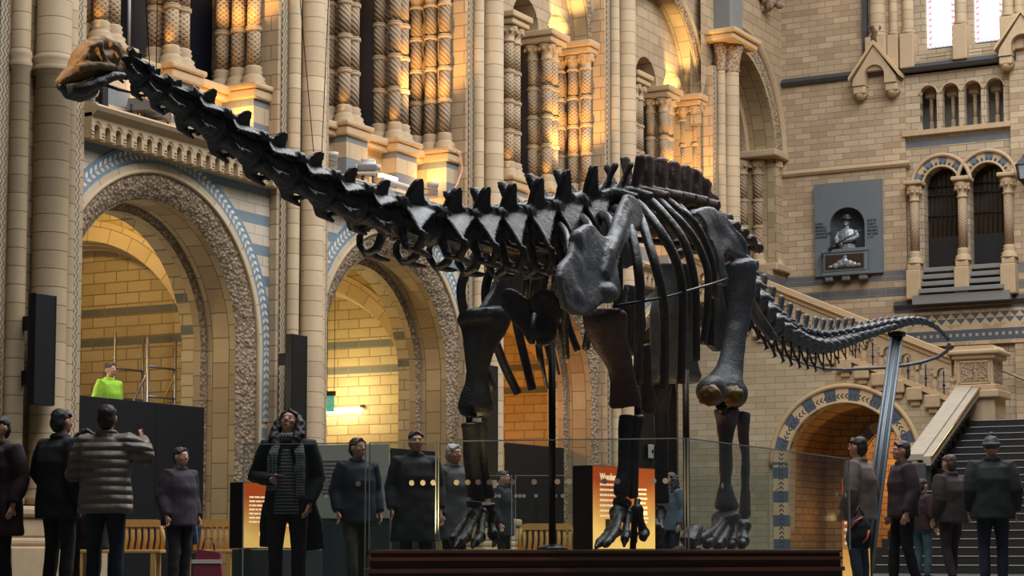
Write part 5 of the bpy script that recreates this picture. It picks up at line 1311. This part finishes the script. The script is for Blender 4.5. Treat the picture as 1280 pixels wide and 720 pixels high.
P = on_cop(210, 143); sp_l = thing('spot_lamp', 'white can spot lamp with amber lens on the coping under the neck', 'lamp', P, TH)
obj('can', MB().lathe([(.0,-.16),(.06,-.16),(.075,-.1),(.085,.12),(.09,.14)], axis='y', seg=20, mat=Matrix.Rotation(radians(25), 4, 'X') @ Matrix.Scale(-1, 4, (0,1,0))), m_wht, sp_l); obj('lens', MB().ball((0,-.125,-.06), (.075,.02,.075)), plain('amber_lens', sr(170,110,60), .2), sp_l); obj('base', MB().box((-.05,-.05,-.22),(.05,.05,-.19)).tube([(0,0,-.2),(0,0,-.05)], .02, 6), m_grill, sp_l)
lb_ = thing('linear_lamp', 'long twin-tube white batten lamp on the coping behind the neck', 'lamp', on_cop(501, 238), 0)
for dz in (-.08, .08): obj('lamp_tube', MB().tube([(.05, -.75, dz), (.05, .7, dz)], .055, 10), m_wht, lb_)
obj('lamp_bracket', MB().box((-.03,-.7,-.22),(.03,-.65,.1)).box((-.03,.6,-.22),(.03,.65,.1)), m_gry, lb_)
obj('glowing_strip', MB().box((-.2, -.5, .2), (-.1, .05, .26)), emit('warm_strip', (1,.8,.5), 4), lb_)
for k, (x, y, lb) in enumerate(((415, 199, 'white canister beside the big rounded floodlight'), (541, 236, 'white canister past the twin-tube batten lamp'))):
    t = thing('lamp_canister', lb, 'lamp', on_cop(x, y), 0, 'white lamp canisters on the coping')
    obj('canister', MB().lathe([(.1,-.16),(.1,.04),(.12,.05),(.12,.12),(0,.12)], seg=18), m_wht, t); obj('cable_coil', MB().tube([(.2*cos(a*.6)-.3*0-.0, -.28+.14*cos(a*.6), -.1+.06*sin(a*.6)) for a in range(11)], .015, 6), m_gry, t)
tag(obj('hanging_cable', MB().tube([oX(566,182,-19.9), oX(576,196,-19.9), oX(578,212,-19.9), oX(572,230,-19.9), oX(564,243,-19.9)], .02, 8), plain('pink_cable', sr(206,160,140), .5)), 'pale pink cable hanging in a loop down from the gallery sill', 'cable')
tag(obj('mullion_pole', MB().tube([oX(161,60,-21.3), oX(162,-30,-21.3)], .03, 8), m_wht), 'thin white upright in the dark gallery opening above the skull', 'pole')
# suspension wires for the skull and neck
for (x0, y0, x1, y1, lb) in ((187, 84, 179, -60, 'thin wire holding up the neck just behind the skull'), (195, 92, 198, -60, 'second thin wire beside the one behind the skull'), (392, 190, 368, -80, 'long thin wire hanging in front of the second pier'), (402, 196, 414, -80, 'long thin wire rising past the floodlight to the gallery')):
    a = oX(x0, y0, XD); b_ = oX(x1, y1, XD); tag(obj('suspension_wire', MB().tube([a, b_ + (b_-a)*.8], .003, 6), m_grill), lb, 'wire', 'wires holding up the neck')
# ------------------------------------------------------------------ memorial slab with a bust
m_mem = plain('grey_marble', sr(108,116,120), .45, nz=.12, nscale=4); m_brz = plain('dark_bronze', sr(70,74,78), .35, .55, nz=.3, nscale=10); m_brz2 = plain('pale_bronze', sr(150,156,162), .4, .4)
q = lambda x, y: oY(x, y, YE - .12)
tl, tr, bl_, br_ = q(1016,231), q(1101,226), q(1020,346), q(1104,341)
xl, xr, zb, zt2 = (tl.x+bl_.x)/2, (tr.x+br_.x)/2, bl_.z, tl.z
mm_ = thing('memorial_slab', 'grey wall memorial slab with arched niche, lettering and bronze relief', 'memorial', ((xl+xr)/2, YE, zb))
w2 = (xr-xl)/2; H = zt2 - zb; nc = (q(1058.5, 275).x - (xl+xr)/2, q(1058, 275).z - zb - .15); nr = (q(1080,300).x - q(1036,300).x)/2
mb = wall_arch_hole(MB(), 1, nc, nr, -w2, w2, q(1058,312).z - zb, H, -.12, 0.0, 24); mb.box((-w2, -.12, 0), (w2, 0, q(1058,312).z - zb)); obj('slab', mb, m_mem, mm_)
# niche: a half-round recess
zn = q(1058,312).z - zb
pts = [(-nr*cos(pi*k/16), nr*.8*sin(pi*k/16)) for k in range(17)]
vs = []; 
for x, y in pts: vs += [(nc[0]+x, y-.02, zn), (nc[0]+x, y-.02, nc[1])]
mb = MB().add(vs, [(2*k, 2*k+1, 2*k+3, 2*k+2) for k in range(16)], 0, True)
mb.lathe([(nr*cos(pi/2*k/8), nr*sin(pi/2*k/8)) for k in range(9)], (nc[0], -.02, nc[1]), seg=20, a0=0, a1=pi)
obj('niche', mb, plain('niche_marble', sr(84,90,94), .55), mm_)
obj('relief_shelf', MB().cham((nc[0]-.62, -.34, zn-.62), (nc[0]+.62, -.1, zn-.1), .03).cham((nc[0]-.68, -.36, zn-.1), (nc[0]+.62, -.05, zn-.0), .02).cham((nc[0]-.66, -.34, zn-.72), (nc[0]+.66, -.1, zn-.62), .02), m_mem, mm_)
for k in (-1, 0, 1): obj('shelf_bracket', MB().cham((nc[0]+k*.48-.12, -.3, zn-.86), (nc[0]+k*.48+.12, -.1, zn-.72), .04), m_mem, mm_)
rp = obj('bronze_relief', MB().box((nc[0]-.54, -.37, zn-.54), (nc[0]+.54, -.335, zn-.16)), plain('relief_bronze', sr(70,56,46), .4, .4), mm_)
b = MB()
for dx, dz, r in ((-.25,-.46,.1),(-.1,-.4,.13),(.0,-.34,.11),(.12,-.42,.13),(.25,-.45,.1),(.02,-.24,.06),(-.4,-.48,.06),(.4,-.47,.07)): b.ball((nc[0]+dx, -.365, zn+dz), (r, .05, r*.8), seg=10, ring=7)
obj('relief_figures', fuse(b, .015, 2, 'relief_figures', .01, 20), m_brz2, rp)
TXT = (('CAPTAIN', 'FREDERICK C.', 'SELOUS D.S.O.', 'HUNTER EXPLORER', '& NATURALIST'), ('BORN 1851', 'KILLED IN', 'ACTION AT', 'BEHO-BEHO', 'EAST AFRICA', '4.1.1917'))
for k, (lines_, x) in enumerate(zip(TXT, (q(1019,283).x, q(1084,275).x))):
    for j, L_ in enumerate(lines_):
        cu = bpy.data.curves.new('lettering', 'FONT'); cu.body = L_; cu.size = .085; cu.extrude = .003; cu.offset = .002
        o = textmesh('lettering', cu, mm_); o.rotation_euler = (pi/2, 0, 0); o.scale = (.62, 1, 1)
        o.location = (x - (xl+xr)/2, -.124, (q(1019, 282).z if k == 0 else q(1084, 277).z) - zb - j*.092); o.data.materials.append(bpy.data.materials.get('dark_letters') or plain('dark_letters', (.02,.02,.022), .5))
bu = thing('bronze_bust', 'bronze half-figure of a hunter in a hat holding a rifle, in the memorial niche', 'statue', ((xl+xr)/2 + nc[0], YE-.1, zb+zn+.01))
b = MB(); b.tube([(0,0,.0),(0,0,.16),(0,-.02,.36),(0,-.01,.52),(0,0,.58)], [(.24,.15),(.22,.15),(.25,.15),(.2,.12),(.07,.07)], 16, up=(0,1,0))
b.tube([(0,0,.56),(0,-.01,.68)], [.065,.06], 10); b.ball((0,-.03,.74), (.088,.1,.12)); b.ball((0,-.13,.73), (.018,.025,.03)); b.ball((0,-.1,.66), (.05,.04,.03))
b.tube([(-.22,0,.48),(-.3,-.05,.3),(-.22,-.2,.16),(-.1,-.24,.12)], [.075,.068,.05,.045], 10); b.tube([(.22,0,.48),(.31,-.06,.32),(.24,-.2,.24),(.1,-.25,.22)], [.075,.068,.05,.045], 10)
for s_, x, z in ((-1,-.1,.12), (1,.1,.22)):
    for k in range(4): b.tube([(x, -.25, z), (x-s_*.02+.0, -.29, z+.03-.02*k), (x-s_*.05, -.27, z+.02-.02*k)], .014, 6)
obj('figure', fuse(b, .014, 3, 'figure', .008, 12), m_brz2, bu)
b = MB().lathe([(.0,.02),(.1,.0),(.2,-.02),(.21,-.005),(.12,.03),(.105,.09),(.07,.13),(0,.12)], (0,-.03,.82), seg=24); obj('hat', b, m_brz, bu)
obj('rifle', MB().tube([(-.42,-.3,-.02),(-.3,-.3,.06),(-.22,-.3,.1)], [(.03,.05),(.03,.04),(.02,.025)], 8).tube([(-.25,-.3,.09),(.1,-.3,.26),(.5,-.3,.46)], [.025,.018,.012], 8), m_brz, bu)
obj('belt', MB().tube([(.245*cos(a), .155*sin(a), .16) for a in [2*pi*k/24 for k in range(25)]], .022, 6), m_brz, bu)
# wall lantern
P = oY(1279, 215, YE - .5)
ln = thing('wall_lantern', 'black iron wall lantern beside the farther doorway arch', 'lantern', tuple(P))
mb = MB(); 
for k in range(6):
    a = 2*pi*k/6; mb.tube([(.13*cos(a), .13*sin(a), -.2), (.19*cos(a), .19*sin(a), .18)], .012, 6)
    a2 = 2*pi*(k+1)/6
    for z, r in ((-.2,.13),(.18,.19)): mb.tube([(r*cos(a), r*sin(a), z), (r*cos(a2), r*sin(a2), z)], .014, 6)
obj('cage', mb, m_grill, ln); obj('cap', MB().lathe([(.23,.18),(.1,.32),(.05,.34),(.03,.42),(0,.44)], seg=6, sm=False), m_slate, ln); obj('drop', MB().lathe([(.0,-.36),(.04,-.3),(.13,-.2)], seg=6, sm=False), m_grill, ln)
obj('lantern_panes', MB().lathe([(.12,-.19),(.18,.17)], seg=6, sm=False), plain('milky_pane', sr(150,160,166), .3), ln)
obj('wall_arm', MB().tube([(0,0,.4),(0,.2,.5),(0,.5,.46)], .025, 8), m_grill, ln)
# ------------------------------------------------------------------ visitors
def cloth(name, c, nz=.25, sc=14, rough=.85): 
    return bpy.data.materials.get(name) or plain(name, c, rough, nz=nz, nscale=sc, bump=.25)
m_skin = plain('skin', sr(206,150,122), .5, nz=.06, nscale=20); m_skin2 = plain('skin_brown', sr(150,104,80), .5, nz=.06, nscale=20)
m_eye = plain('eye_white', (.6,.58,.55), .3); m_iris = plain('iris', (.02,.015,.012), .2); m_lip = plain('lips', sr(160,84,80), .5)
def houndstooth():
    t = NT('grey_check_wool'); x, y, z = t.sep(t.obco())
    a = t.math('GREATER_THAN', t.math('SINE', t.math('MULTIPLY', t.math('ADD', x, y), 260)), 0); b = t.math('GREATER_THAN', t.math('SINE', t.math('MULTIPLY', z, 260)), 0)
    return t.out(t.mix(t.math('MULTIPLY', t.math('ADD', a, b), .5), (.02,.02,.025), (.28,.29,.31)), .9)
def knit():
    t = NT('striped_grey_knit'); x, y, z = t.sep(t.obco())
    w = t.math('SINE', t.math('MULTIPLY', t.math('ADD', z, t.math('MULTIPLY', t.noise(t.obco(), 30), .02)), 210))
    return t.out(t.mix(t.ramp(w, -.4, .8), (.03,.03,.035), (.22,.21,.2)), .9)
def quilt(c):
    t = NT('quilted_nylon'); x, y, z = t.sep(t.obco()); w = t.math('ABSOLUTE', t.math('SINE', t.math('MULTIPLY', z, 40)))
    t.bump(w, .8, .03); return t.out(c, .5)
def person(label, px, ytop, H=1.72, ang=0, top=None, legs=None, hair=('short', (.02,.015,.012)), hem=.82, puff=.0, armL=None, armR=None, head=(0, 0), stride=0.0, skin=None, d=None, shoes=(.01,.01,.012), lean=0.0, collar=True, z0=0.0, legscale=1.0):
    if d is None: d = (H + z0 - EYE) * FOC / (686 - ytop)
    P = plan(px, d)
    t = thing('person', label, 'person', (P.x, P.y, z0), TH + ang, None)
    k = H / 1.75; t.scale = (k, k, k); skin = skin or m_skin
    st = stride
    hipz = .90
    ank = [V((-.1, -.0-st, .085)), V((.1, .02+st, .085+.03*abs(st)))]; kne = [V((-.105, -.03-st*.55, .49)), V((.105, -.03+st*.35, .49))]
    sh = [V((-.185, lean*-.5, 1.42)), V((.185, lean*-.5, 1.42))]
    arms = [armL or ((-.25, .04, 1.14), (-.26, -.06, .89)), armR or ((.25, .04, 1.14), (.26, -.06, .89))]
    b = MB()
    b.tube([(0,0,.84),(0,0,.95),(0,.0,1.08),(0,-lean*.3,1.25),(0,-lean*.5,1.40),(0,-lean*.5,1.46)], [(.14,.1),(.165,.115),(.135,.1),(.155,.115),(.17,.1),(.08,.07)], 16, up=(0,1,0))
    b.tube([(0,.01-lean*.5,1.42),(0,-.005-lean*.6,1.50),(0,-.015-lean*.65,1.56)], [.065,.056,.056], 12)
    # head with face, turned on the neck
    hd = MB(); hd.ball((0,-.005,.11), (.076,.096,.115), seg=20, ring=14); hd.ball((0,-.035,.055), (.058,.066,.06)); hd.ball((0,-.075,.022), (.028,.024,.02))
    hd.tube([(0,-.092,.125),(0,-.112,.088),(0,-.104,.078)], [.011,.017,.012], 8); hd.ball((0,-.09,.045), (.026,.014,.012)); hd.ball((0,-.088,.14), (.055,.016,.012))
    for s_ in (-1, 1): hd.ball((s_*.078,.005,.1), (.012,.022,.032)); hd.ball((s_*.036,-.075,.085), (.026,.022,.022))
    RM = Matrix.Rotation(head[0], 3, 'Z') @ Matrix.Rotation(-head[1], 3, 'X'); HO = V((0, -.015-lean*.65, 1.53))
    def onhead(mb): mb.v = [HO + RM @ p for p in mb.v]; return mb
    onhead(hd); b.add(hd.v, hd.f)
    for i in (0, 1):
        s_ = -1 if i == 0 else 1; e = V(arms[i][0]); w = V(arms[i][1])
        b.tube([V((s_*.1, -lean*.5, 1.41)), sh[i], (sh[i]+e)/2, e, (e*.55+w*.45), w], [.06,.062,.05,.041,.04,.026], 12)
        dr = (w - e).normalized(); pm = w + dr*.05
        side = dr.cross(V((s_,0,0)) if abs(dr.x) < .8 else V((0,0,1))).normalized()   # across the palm
        nrm = side.cross(dr).normalized()
        b.tube([w, w+dr*.03, pm+dr*.03], [(.026,.022),(.038,.018),(.04,.016)], 10, up=nrm)
        for f in range(4):
            q0 = w + dr*.075 + side*(-.03+.02*f); ln = (.07,.08,.076,.06)[f]; cu = -nrm*s_*.02
            b.tube([q0, q0+dr*ln*.5+cu*.4, q0+dr*ln*.85+cu*1.5], [.0105,.0095,.008], 7)
        q0 = w + dr*.03 - side*.03; b.tube([q0, q0+dr*.03-side*.025, q0+dr*.06-side*.03], [.013,.012,.009], 7)
        b.tube([V((s_*.09,0,.9)), (V((s_*.095,0,.9))+kne[i])/2, kne[i], (kne[i]*.6+ank[i]*.4), ank[i]], [.09,.078,.056,.054,.036], 12)
        b.tube([ank[i]+V((0,.05,-.05)), ank[i]+V((0,-.06,-.05)), ank[i]+V((0,-.17,-.062))], [(.034,.03),(.042,.026),(.035,.018)], 10, up=(0,0,1))
    obj('body', fuse(b, .0095 if d < 24 else .012, 2, 'body'), skin, t)
    for s_ in (-1, 1):
        ev = onhead(MB().ball((s_*.032,-.0895,.113), (.0145,.009,.009), seg=10, ring=7)); eo = obj('eye', ev, m_eye, t)
        obj('iris', onhead(MB().ball((s_*.032,-.097,.113), (.0065,.003,.0065), seg=8, ring=6)), m_iris, eo)
    obj('lips', onhead(MB().ball((0,-.1015,.046), (.022,.006,.008), seg=10, ring=6)), m_lip, t)
    # trousers
    b = MB(); b.tube([(0,0,.83),(0,0,.92),(0,0,1.03)], [(.165,.118),(.18,.13),(.15,.115)], 16, up=(0,1,0))
    for i in (0, 1):
        s_ = -1 if i == 0 else 1
        b.tube([V((s_*.088,0,.92)), (V((s_*.095,0,.9))+kne[i])/2, kne[i], (kne[i]+ank[i])/2, ank[i]+V((0,0,.02))], [.098*legscale,.09*legscale,.07*legscale,.068*legscale,.058*legscale], 12)
    obj('trousers', fuse(b, .014, 3, 'trousers', .006, 9), legs, t)
    for i in (0, 1):
        a = ank[i]; b = MB(); b.tube([a+V((0,.065,-.045)), a+V((0,.0,-.04)), a+V((0,-.1,-.052)), a+V((0,-.2,-.062))], [(.04,.045),(.044,.05),(.048,.034),(.036,.022)], 12, up=(0,0,1))
        sm = fuse(b, .011, 2, 'shoe')
        for v in sm.vertices: v.co.z = max(v.co.z, .004)
        obj('shoe', sm, cloth('shoe_leather', shoes), t)
    # jacket or coat
    b = MB(); pz = puff; lo = -lean*.5
    zs = [(0,0,hem),(0,0,max(hem+.04,.95)),(0,-lean*.15,1.1),(0,-lean*.3,1.26),(0,lo,1.4),(0,lo,1.475)]
    wid = .2 if hem > .7 else .24
    b.tube(zs, [(wid+pz,.15+pz),(.195+pz,.145+pz),(.175+pz,.135+pz),(.19+pz,.145+pz),(.19+pz*.6,.125+pz*.6),(.085,.08)], 18, up=(0,1,0))
    for i in (0, 1):
        s_ = -1 if i == 0 else 1; e = V(arms[i][0]); w = V(arms[i][1])
        b.tube([V((s_*.08, lo, 1.42)), sh[i]+V((0,0,-.005)), (sh[i]+e)/2, e, (e+w)/2, w-(w-e).normalized()*.015], [.07,.082+pz*.4,.072+pz*.6,.064+pz*.6,.058+pz*.5,.045+pz*.3], 12)
    if collar: b.tube([(.07*cos(a), lo+.065*sin(a)-.0, 1.49) for a in [2*pi*q/16 for q in range(17)]], .022+pz*.3, 8)
    obj('jacket', fuse(b, .013, 3, 'jacket', .008 + pz*.05, 8), top, t)
    # hair
    kind, hc = hair; m_h = cloth('hair_%d' % int(sum(hc)*1000), hc, .3, 40, .6)
    hb = MB()
    if kind in ('short', 'long'):
        for sx, sy, sz, cx, cy, cz in ((.084,.092,.085,0,.02,.15), (.08,.07,.1,0,.045,.1)): hb.ball((cx, cy, cz), (sx, sy, sz), seg=18, ring=12)
        hb.tube([(-.07,-.04,.16),(0,-.07,.2),(.07,-.04,.16)], .026, 8)
    if kind == 'long':
        for s_ in (-1, 1): hb.tube([(s_*.06,0,.17),(s_*.1,-.01,.1),(s_*.115,-.02,.0),(s_*.11,-.05,-.1),(s_*.09,-.06,-.17)], [.04,.05,.056,.05,.02], 10)
        hb.tube([(0,.07,.15),(0,.1,.05),(0,.11,-.1),(0,.1,-.18)], [(.08,.05),(.1,.05),(.11,.045),(.07,.03)], 12, up=(0,1,0))
    if kind == 'hat':
        hb.ball((0,.01,.15), (.098,.11,.095)); hb.tube([(.1*cos(a), .012+.113*sin(a), .135) for a in [2*pi*q/20 for q in range(21)]], .02, 8); hb.ball((0,.01,.255), .035)
    onhead(hb); obj('hair' if kind != 'hat' else 'woolly_hat', fuse(hb, .0095, 2, 'hair', .012 if kind == 'long' else .006, 26), m_h, t)
    return t
BLK = cloth('black_wool', (.011,.011,.013)); NVY = cloth('navy_cloth', sr(30,34,44)); DEN = cloth('dark_denim', sr(36,42,54)); CHR = cloth('charcoal_cloth', sr(40,38,40)); MAR = cloth('maroon_cloth', sr(44,22,25)); BEI = quilt(sr(112,98,86)); MAU = cloth('mauve_cloth', sr(58,48,56)); BRN = cloth('brown_cord', sr(60,44,40)); LTG = cloth('pale_shirt_cloth', sr(122,106,100)); DGR = cloth('dark_green_cloth', sr(40,44,42))
W_ = person('woman with long dark hair looking up, holding a phone, in a black coat', 361, 513, 1.68, .0, BLK, cloth('brown_black_trousers', (.022,.014,.012)), ('long', (.014,.009,.007)), .8, .02, armL=((-.3,.03,1.14),(-.11,-.27,1.1)), armR=((.27,.04,1.13),(.2,-.08,.88)), head=(-.25, .42))
b = MB(); b.tube([(.12,.09,.9),(.16,.1,.7),(.19,.1,.47)], [(.13,.06),(.15,.05),(.15,.03)], 12, up=(0,1,0)); b.tube([(-.14,.09,.9),(-.17,.1,.7),(-.18,.1,.5)], [(.1,.06),(.1,.05),(.09,.03)], 12, up=(0,1,0)); obj('coat_tail', fuse(b, .013, 3, 'coat_tail', .008, 8), BLK, W_)
# knitted top, scarf: clothing children
b = MB(); b.tube([(0,-.05,.8),(0,-.05,1.0),(0,-.035,1.2),(0,-.03,1.38)], [(.15,.155),(.13,.16),(.125,.155),(.1,.12)], 14, up=(0,1,0)); obj('knitted_top', fuse(b, .013, 2, 'knitted_top'), knit(), W_)
b = MB(); b.tube([(.095*cos(a), -.01+.09*sin(a), 1.475-.02*sin(a)) for a in [2*pi*q/18 for q in range(19)]], .042, 8)
for s_, z in ((-1, 1.0), (1, .95)): b.tube([(s_*.09,-.08,1.46),(s_*.12,-.165,1.34),(s_*.125,-.175,1.18),(s_*.13,-.175,z)], [(.045,.025),(.055,.02),(.055,.018),(.05,.014)], 8)
obj('scarf', fuse(b, .012, 2, 'scarf', .006, 12), houndstooth(), W_)
ph = thing('phone', 'flat pale phone held in the hand of the woman looking up', 'phone', W_.matrix_basis @ V((-.06,-.385,1.135)), TH - .5)
obj('phone_body', MB().cham((-.035,-.07,-.004),(.035,.07,.004), .003), m_black, ph); obj('screen', MB().box((-.031,-.064,.004),(.031,.064,.0055)), emit('phone_screen', (.5,.55,.6), .4), ph)
person('person in a dark jacket and jeans walking past the pale text panel', 447, 549, 1.70, .5, NVY, cloth('olive_jeans', sr(62,58,48)), ('short', (.03,.022,.018)), .78, .035, head=(.3, .05), stride=.12)
person('tall person in a black jacket seen from behind, beside the thick pier', 76, 513, 1.78, 2.5, BLK, CHR, ('short', (.035,.032,.03)), .74, .045, armR=((.27,.02,1.16),(.22,-.14,.98)))
p_ = person('visitor in a pale quilted puffer jacket raising both hands to take a picture', 134, 508, 1.76, 2.95, BEI, DEN, ('short', (.03,.018,.014)), .78, .055, armL=((-.33,-.1,1.3),(-.2,-.33,1.46)), armR=((.31,-.02,1.14),(.2,-.27,1.24)), head=(.2, .1))
person('person in a long maroon coat between the black jacket and the puffer jacket', 108, 540, 1.62, .3, MAR, BRN, ('long', (.02,.012,.01)), .5, .03, d=19.6)
person('person in a mauve top standing in front of the bench with the rucksack', 226, 561, 1.66, .9, MAU, CHR, ('short', (.05,.04,.04)), .78, .05)
person('person in a dark red coat at the edge behind the black slab', 2, 522, 1.72, -.6, MAR, BLK, ('short', (.015,.01,.01)), .6, .05)
person('grey-coated person with dark hair in the crowd near the strip-lamp arch', 520, 540, 1.72, .2, cloth('grey_coat', sr(46,43,46)), CHR, ('short', (.06,.05,.055)), .55, .04)
person('white-haired person in a grey coat behind the far foreleg', 566, 557, 1.66, .8, cloth('pale_grey_coat', sr(84,82,84)), CHR, ('short', (.55,.52,.52)), .6, .04)
person('person in a dark grey coat beyond the long glass panel, left of the iron pole', 628, 590, 1.66, 1.2, CHR, CHR, ('short', (.04,.03,.03)), .7, .04)
person('person in a pale blue top behind the hind leg, right of the orange sign', 838, 592, 1.64, -.9, cloth('pale_blue_top', sr(92,102,116)), DEN, ('long', (.03,.02,.015)), .8, .03)
p_ = person('person in a pale loose shirt beside the stair arch, holding a dark blue bag', 1073, 548, 1.72, -2.2, LTG, cloth('mid_denim', sr(70,76,92)), ('short', (.03,.024,.02)), .8, .04, armR=((.27,.03,1.14),(.24,-.1,.9)))
L0 = p_.location
hb_ = thing('duffel_bag', 'dark blue bag with orange trim held by the person in the pale shirt', 'bag', plan(1071, 22.45), TH)
hb_.location.z = .47
b = MB(); b.tube([(0,0,.0),(0,0,.12),(.01,0,.26),(.02,0,.36)], [(.12,.08),(.15,.1),(.13,.09),(.06,.05)], 14, up=(0,1,0)); obj('bag_body', fuse(b, .013, 3, 'bag_body', .01, 9), NVY, hb_)
obj('orange_trim', MB().tube([(.02,-.1,.06),(.08,-.1,.12),(.1,-.08,.2)], .012, 6).tube([(-.1,-.06,.22),(-.05,-.1,.3),(.03,-.06,.34)], .012, 6), plain('orange_trim', sr(200,80,40), .6), hb_)
obj('carry_strap', MB().tube([(-.06,0,.32),(0,0,.46),(.07,0,.34)], .012, 6), m_grill, hb_)
person('person in a dark pink top walking below the leaning tail strut', 1127, 553, 1.72, -1.4, cloth('dusty_pink_top', sr(62,44,50)), BLK, ('short', (.06,.04,.04)), .85, .04, stride=.1)
person('person in a brown jacket with a blue hem, at the foot of the stair', 1186, 570, 1.68, -2.6, cloth('brown_jacket', sr(62,50,49)), cloth('plum_trousers', sr(52,40,50)), ('short', (.09,.06,.055)), .84, .06, stride=.1)
person('person in a dark green jacket and woolly hat, back turned at the stair', 1238, 548, 1.80, 3.0, DGR, DEN, ('hat', (.05,.052,.055)), .8, .06)
person('smaller person in teal trousers between the pale shirt and the brown jacket', 1150, 600, 1.55, 2.2, MAR, cloth('teal_trousers', sr(60,84,92)), ('short', (.03,.02,.02)), .84, .03)
person('worker in a lime green safety vest behind the hoarding, beside the scaffold', 136, 452, 1.74, 1.0, cloth('lime_vest', sr(160,210,60)), NVY, ('short', (.05,.04,.035)), .84, .03, d=32.2, z0=1.68)
wk = thing('work_platform', 'low work platform behind the hoarding under the worker in the lime vest', 'platform', plan(136, 32.2))
obj('deck', MB().cham((-.5,-.5,1.63),(.5,.5,1.678), .01), m_al, wk)
for sx in (-.45,.45):
    for sy in (-.45,.45): obj('leg', MB().tube([(sx,sy,0),(sx,sy,1.63)], .03, 8), m_al, wk)
# ------------------------------------------------------------------ light
def area(name, loc, size, power, colr=(1,1,1), rot=(0,0,0), sy=None, spread=None):
    l = bpy.data.lights.new(name, 'AREA'); l.energy = power; l.color = colr; l.size = size
    if sy: l.shape = 'RECTANGLE'; l.size_y = sy
    if spread: l.spread = spread
    o = bpy.data.objects.new(name, l); C.objects.link(o); o.location = loc; o.rotation_euler = rot; return o
def spot(name, loc, to, power, colr, ang=60, blend=.6, r=.05):
    l = bpy.data.lights.new(name, 'SPOT'); l.energy = power; l.color = colr; l.spot_size = radians(ang); l.spot_blend = blend; l.shadow_soft_size = r
    o = bpy.data.objects.new(name, l); C.objects.link(o); o.location = loc
    o.rotation_euler = (V(to) - V(loc)).to_track_quat('-Z', 'Y').to_euler(); return o
def point(name, loc, power, colr, r=.1):
    l = bpy.data.lights.new(name, 'POINT'); l.energy = power; l.color = colr; l.shadow_soft_size = r
    o = bpy.data.objects.new(name, l); C.objects.link(o); o.location = loc; return o
WARM = (1, .55, .17); GOLD = (1, .7, .3)
w = bpy.data.worlds.new('hall_air'); bpy.context.scene.world = w; w.use_nodes = True
w.node_tree.nodes['Background'].inputs[0].default_value = (.9, .95, 1, 1); w.node_tree.nodes['Background'].inputs[1].default_value = .04
area('roof_skylight', (-8.3, 30.5, 21), 12, 9600, (.96, .98, 1), (0, 0, 0), 39)
sc = bpy.context.scene
sc.view_settings.view_transform = 'Standard'; sc.view_settings.look = 'None'; sc.view_settings.exposure = 0; sc.view_settings.gamma = 1
sc.view_settings.use_curve_mapping = False
for i in range(4):
    yl, yr = PC[i] + (.98 if i == 0 else .78), PC[i+1] - .78; ya = 25.0 if i == 0 else (yl+yr)/2; R_ = yr - .2
    spot('gallery_uplight', (-19.95, R_ - 1.5, 8.5), (-20.65, R_ + .05, 11.2), 620, WARM, 62)
    spot('niche_uplight', (-21.15, R_ - .3, 12.1), (-21.3, R_ + .4, 13.0), 42, GOLD, 110)
    spot('gallery_uplight', (-20.6, ya + .62, 8.5), (-20.7, ya + .95, 11), 14, WARM, 60)
    spot('gallery_uplight', (-20.6, ya - 1.1, 8.5), (-20.7, ya - .8, 11), 10, WARM, 60)
    point('gallery_lamp', (-20.35, R_ - .55, 7.75), 26, WARM)
    point('gallery_lamp', (-20.35, ya - .1, 7.75), 9, WARM)
    if i > 1: spot('arch_uplight', (-20.55, R_ - .9, 12.0), (-20.6, R_ - .2, 13.6), 160, GOLD, 70)
point('alcove_lamp', (-22.6, 25.2, 6.4), 150, (1, .68, .22), .2); point('alcove_lamp', (-22.3, 24.0, 3.2), 70, (1, .93, .82), .2)
point('alcove_lamp', (-23.0, 30.9, 5.6), 120, (1, .66, .2), .25); point('alcove_lamp', (-23.0, yw2 - .9, oY(430, 500, yw2).z), 120, (1, .82, .42), .15)
point('alcove_lamp', (-23.2, 37.4, 3.6), 260, (1, .45, .1), .25)
spot('skull_spot', (-10.5, 4.0, 7.5), (-8.2, 9.4, 3.3), 2200, (1, .74, .45), 14)
for x, y, e in ((-8.3, 13.6, 40), (-8.5, 15.2, 45), (-8.3, 17.9, 50)): spot('plinth_uplight', (x, y, .5), (x + .1, y + .3, 4), e, (1, .74, .35), 75)
point('passage_lamp', (-15.3, YS+3.9, 2.2), 90, (1, .5, .12)); point('passage_lamp', (-16.6, YS+1.4, 1.2), 7, (1, .6, .25))
sc.cycles.max_bounces = 6; sc.cycles.diffuse_bounces = 3; sc.cycles.glossy_bounces = 3; sc.cycles.transparent_max_bounces = 24; sc.cycles.transmission_bounces = 6
sc.cycles.caustics_reflective = False; sc.cycles.caustics_refractive = False; sc.cycles.sample_clamp_indirect = 5; sc.cycles.use_denoising = True
bpy.data.scenes.remove(WORK)
bpy.context.scene.collection.children.link(C)
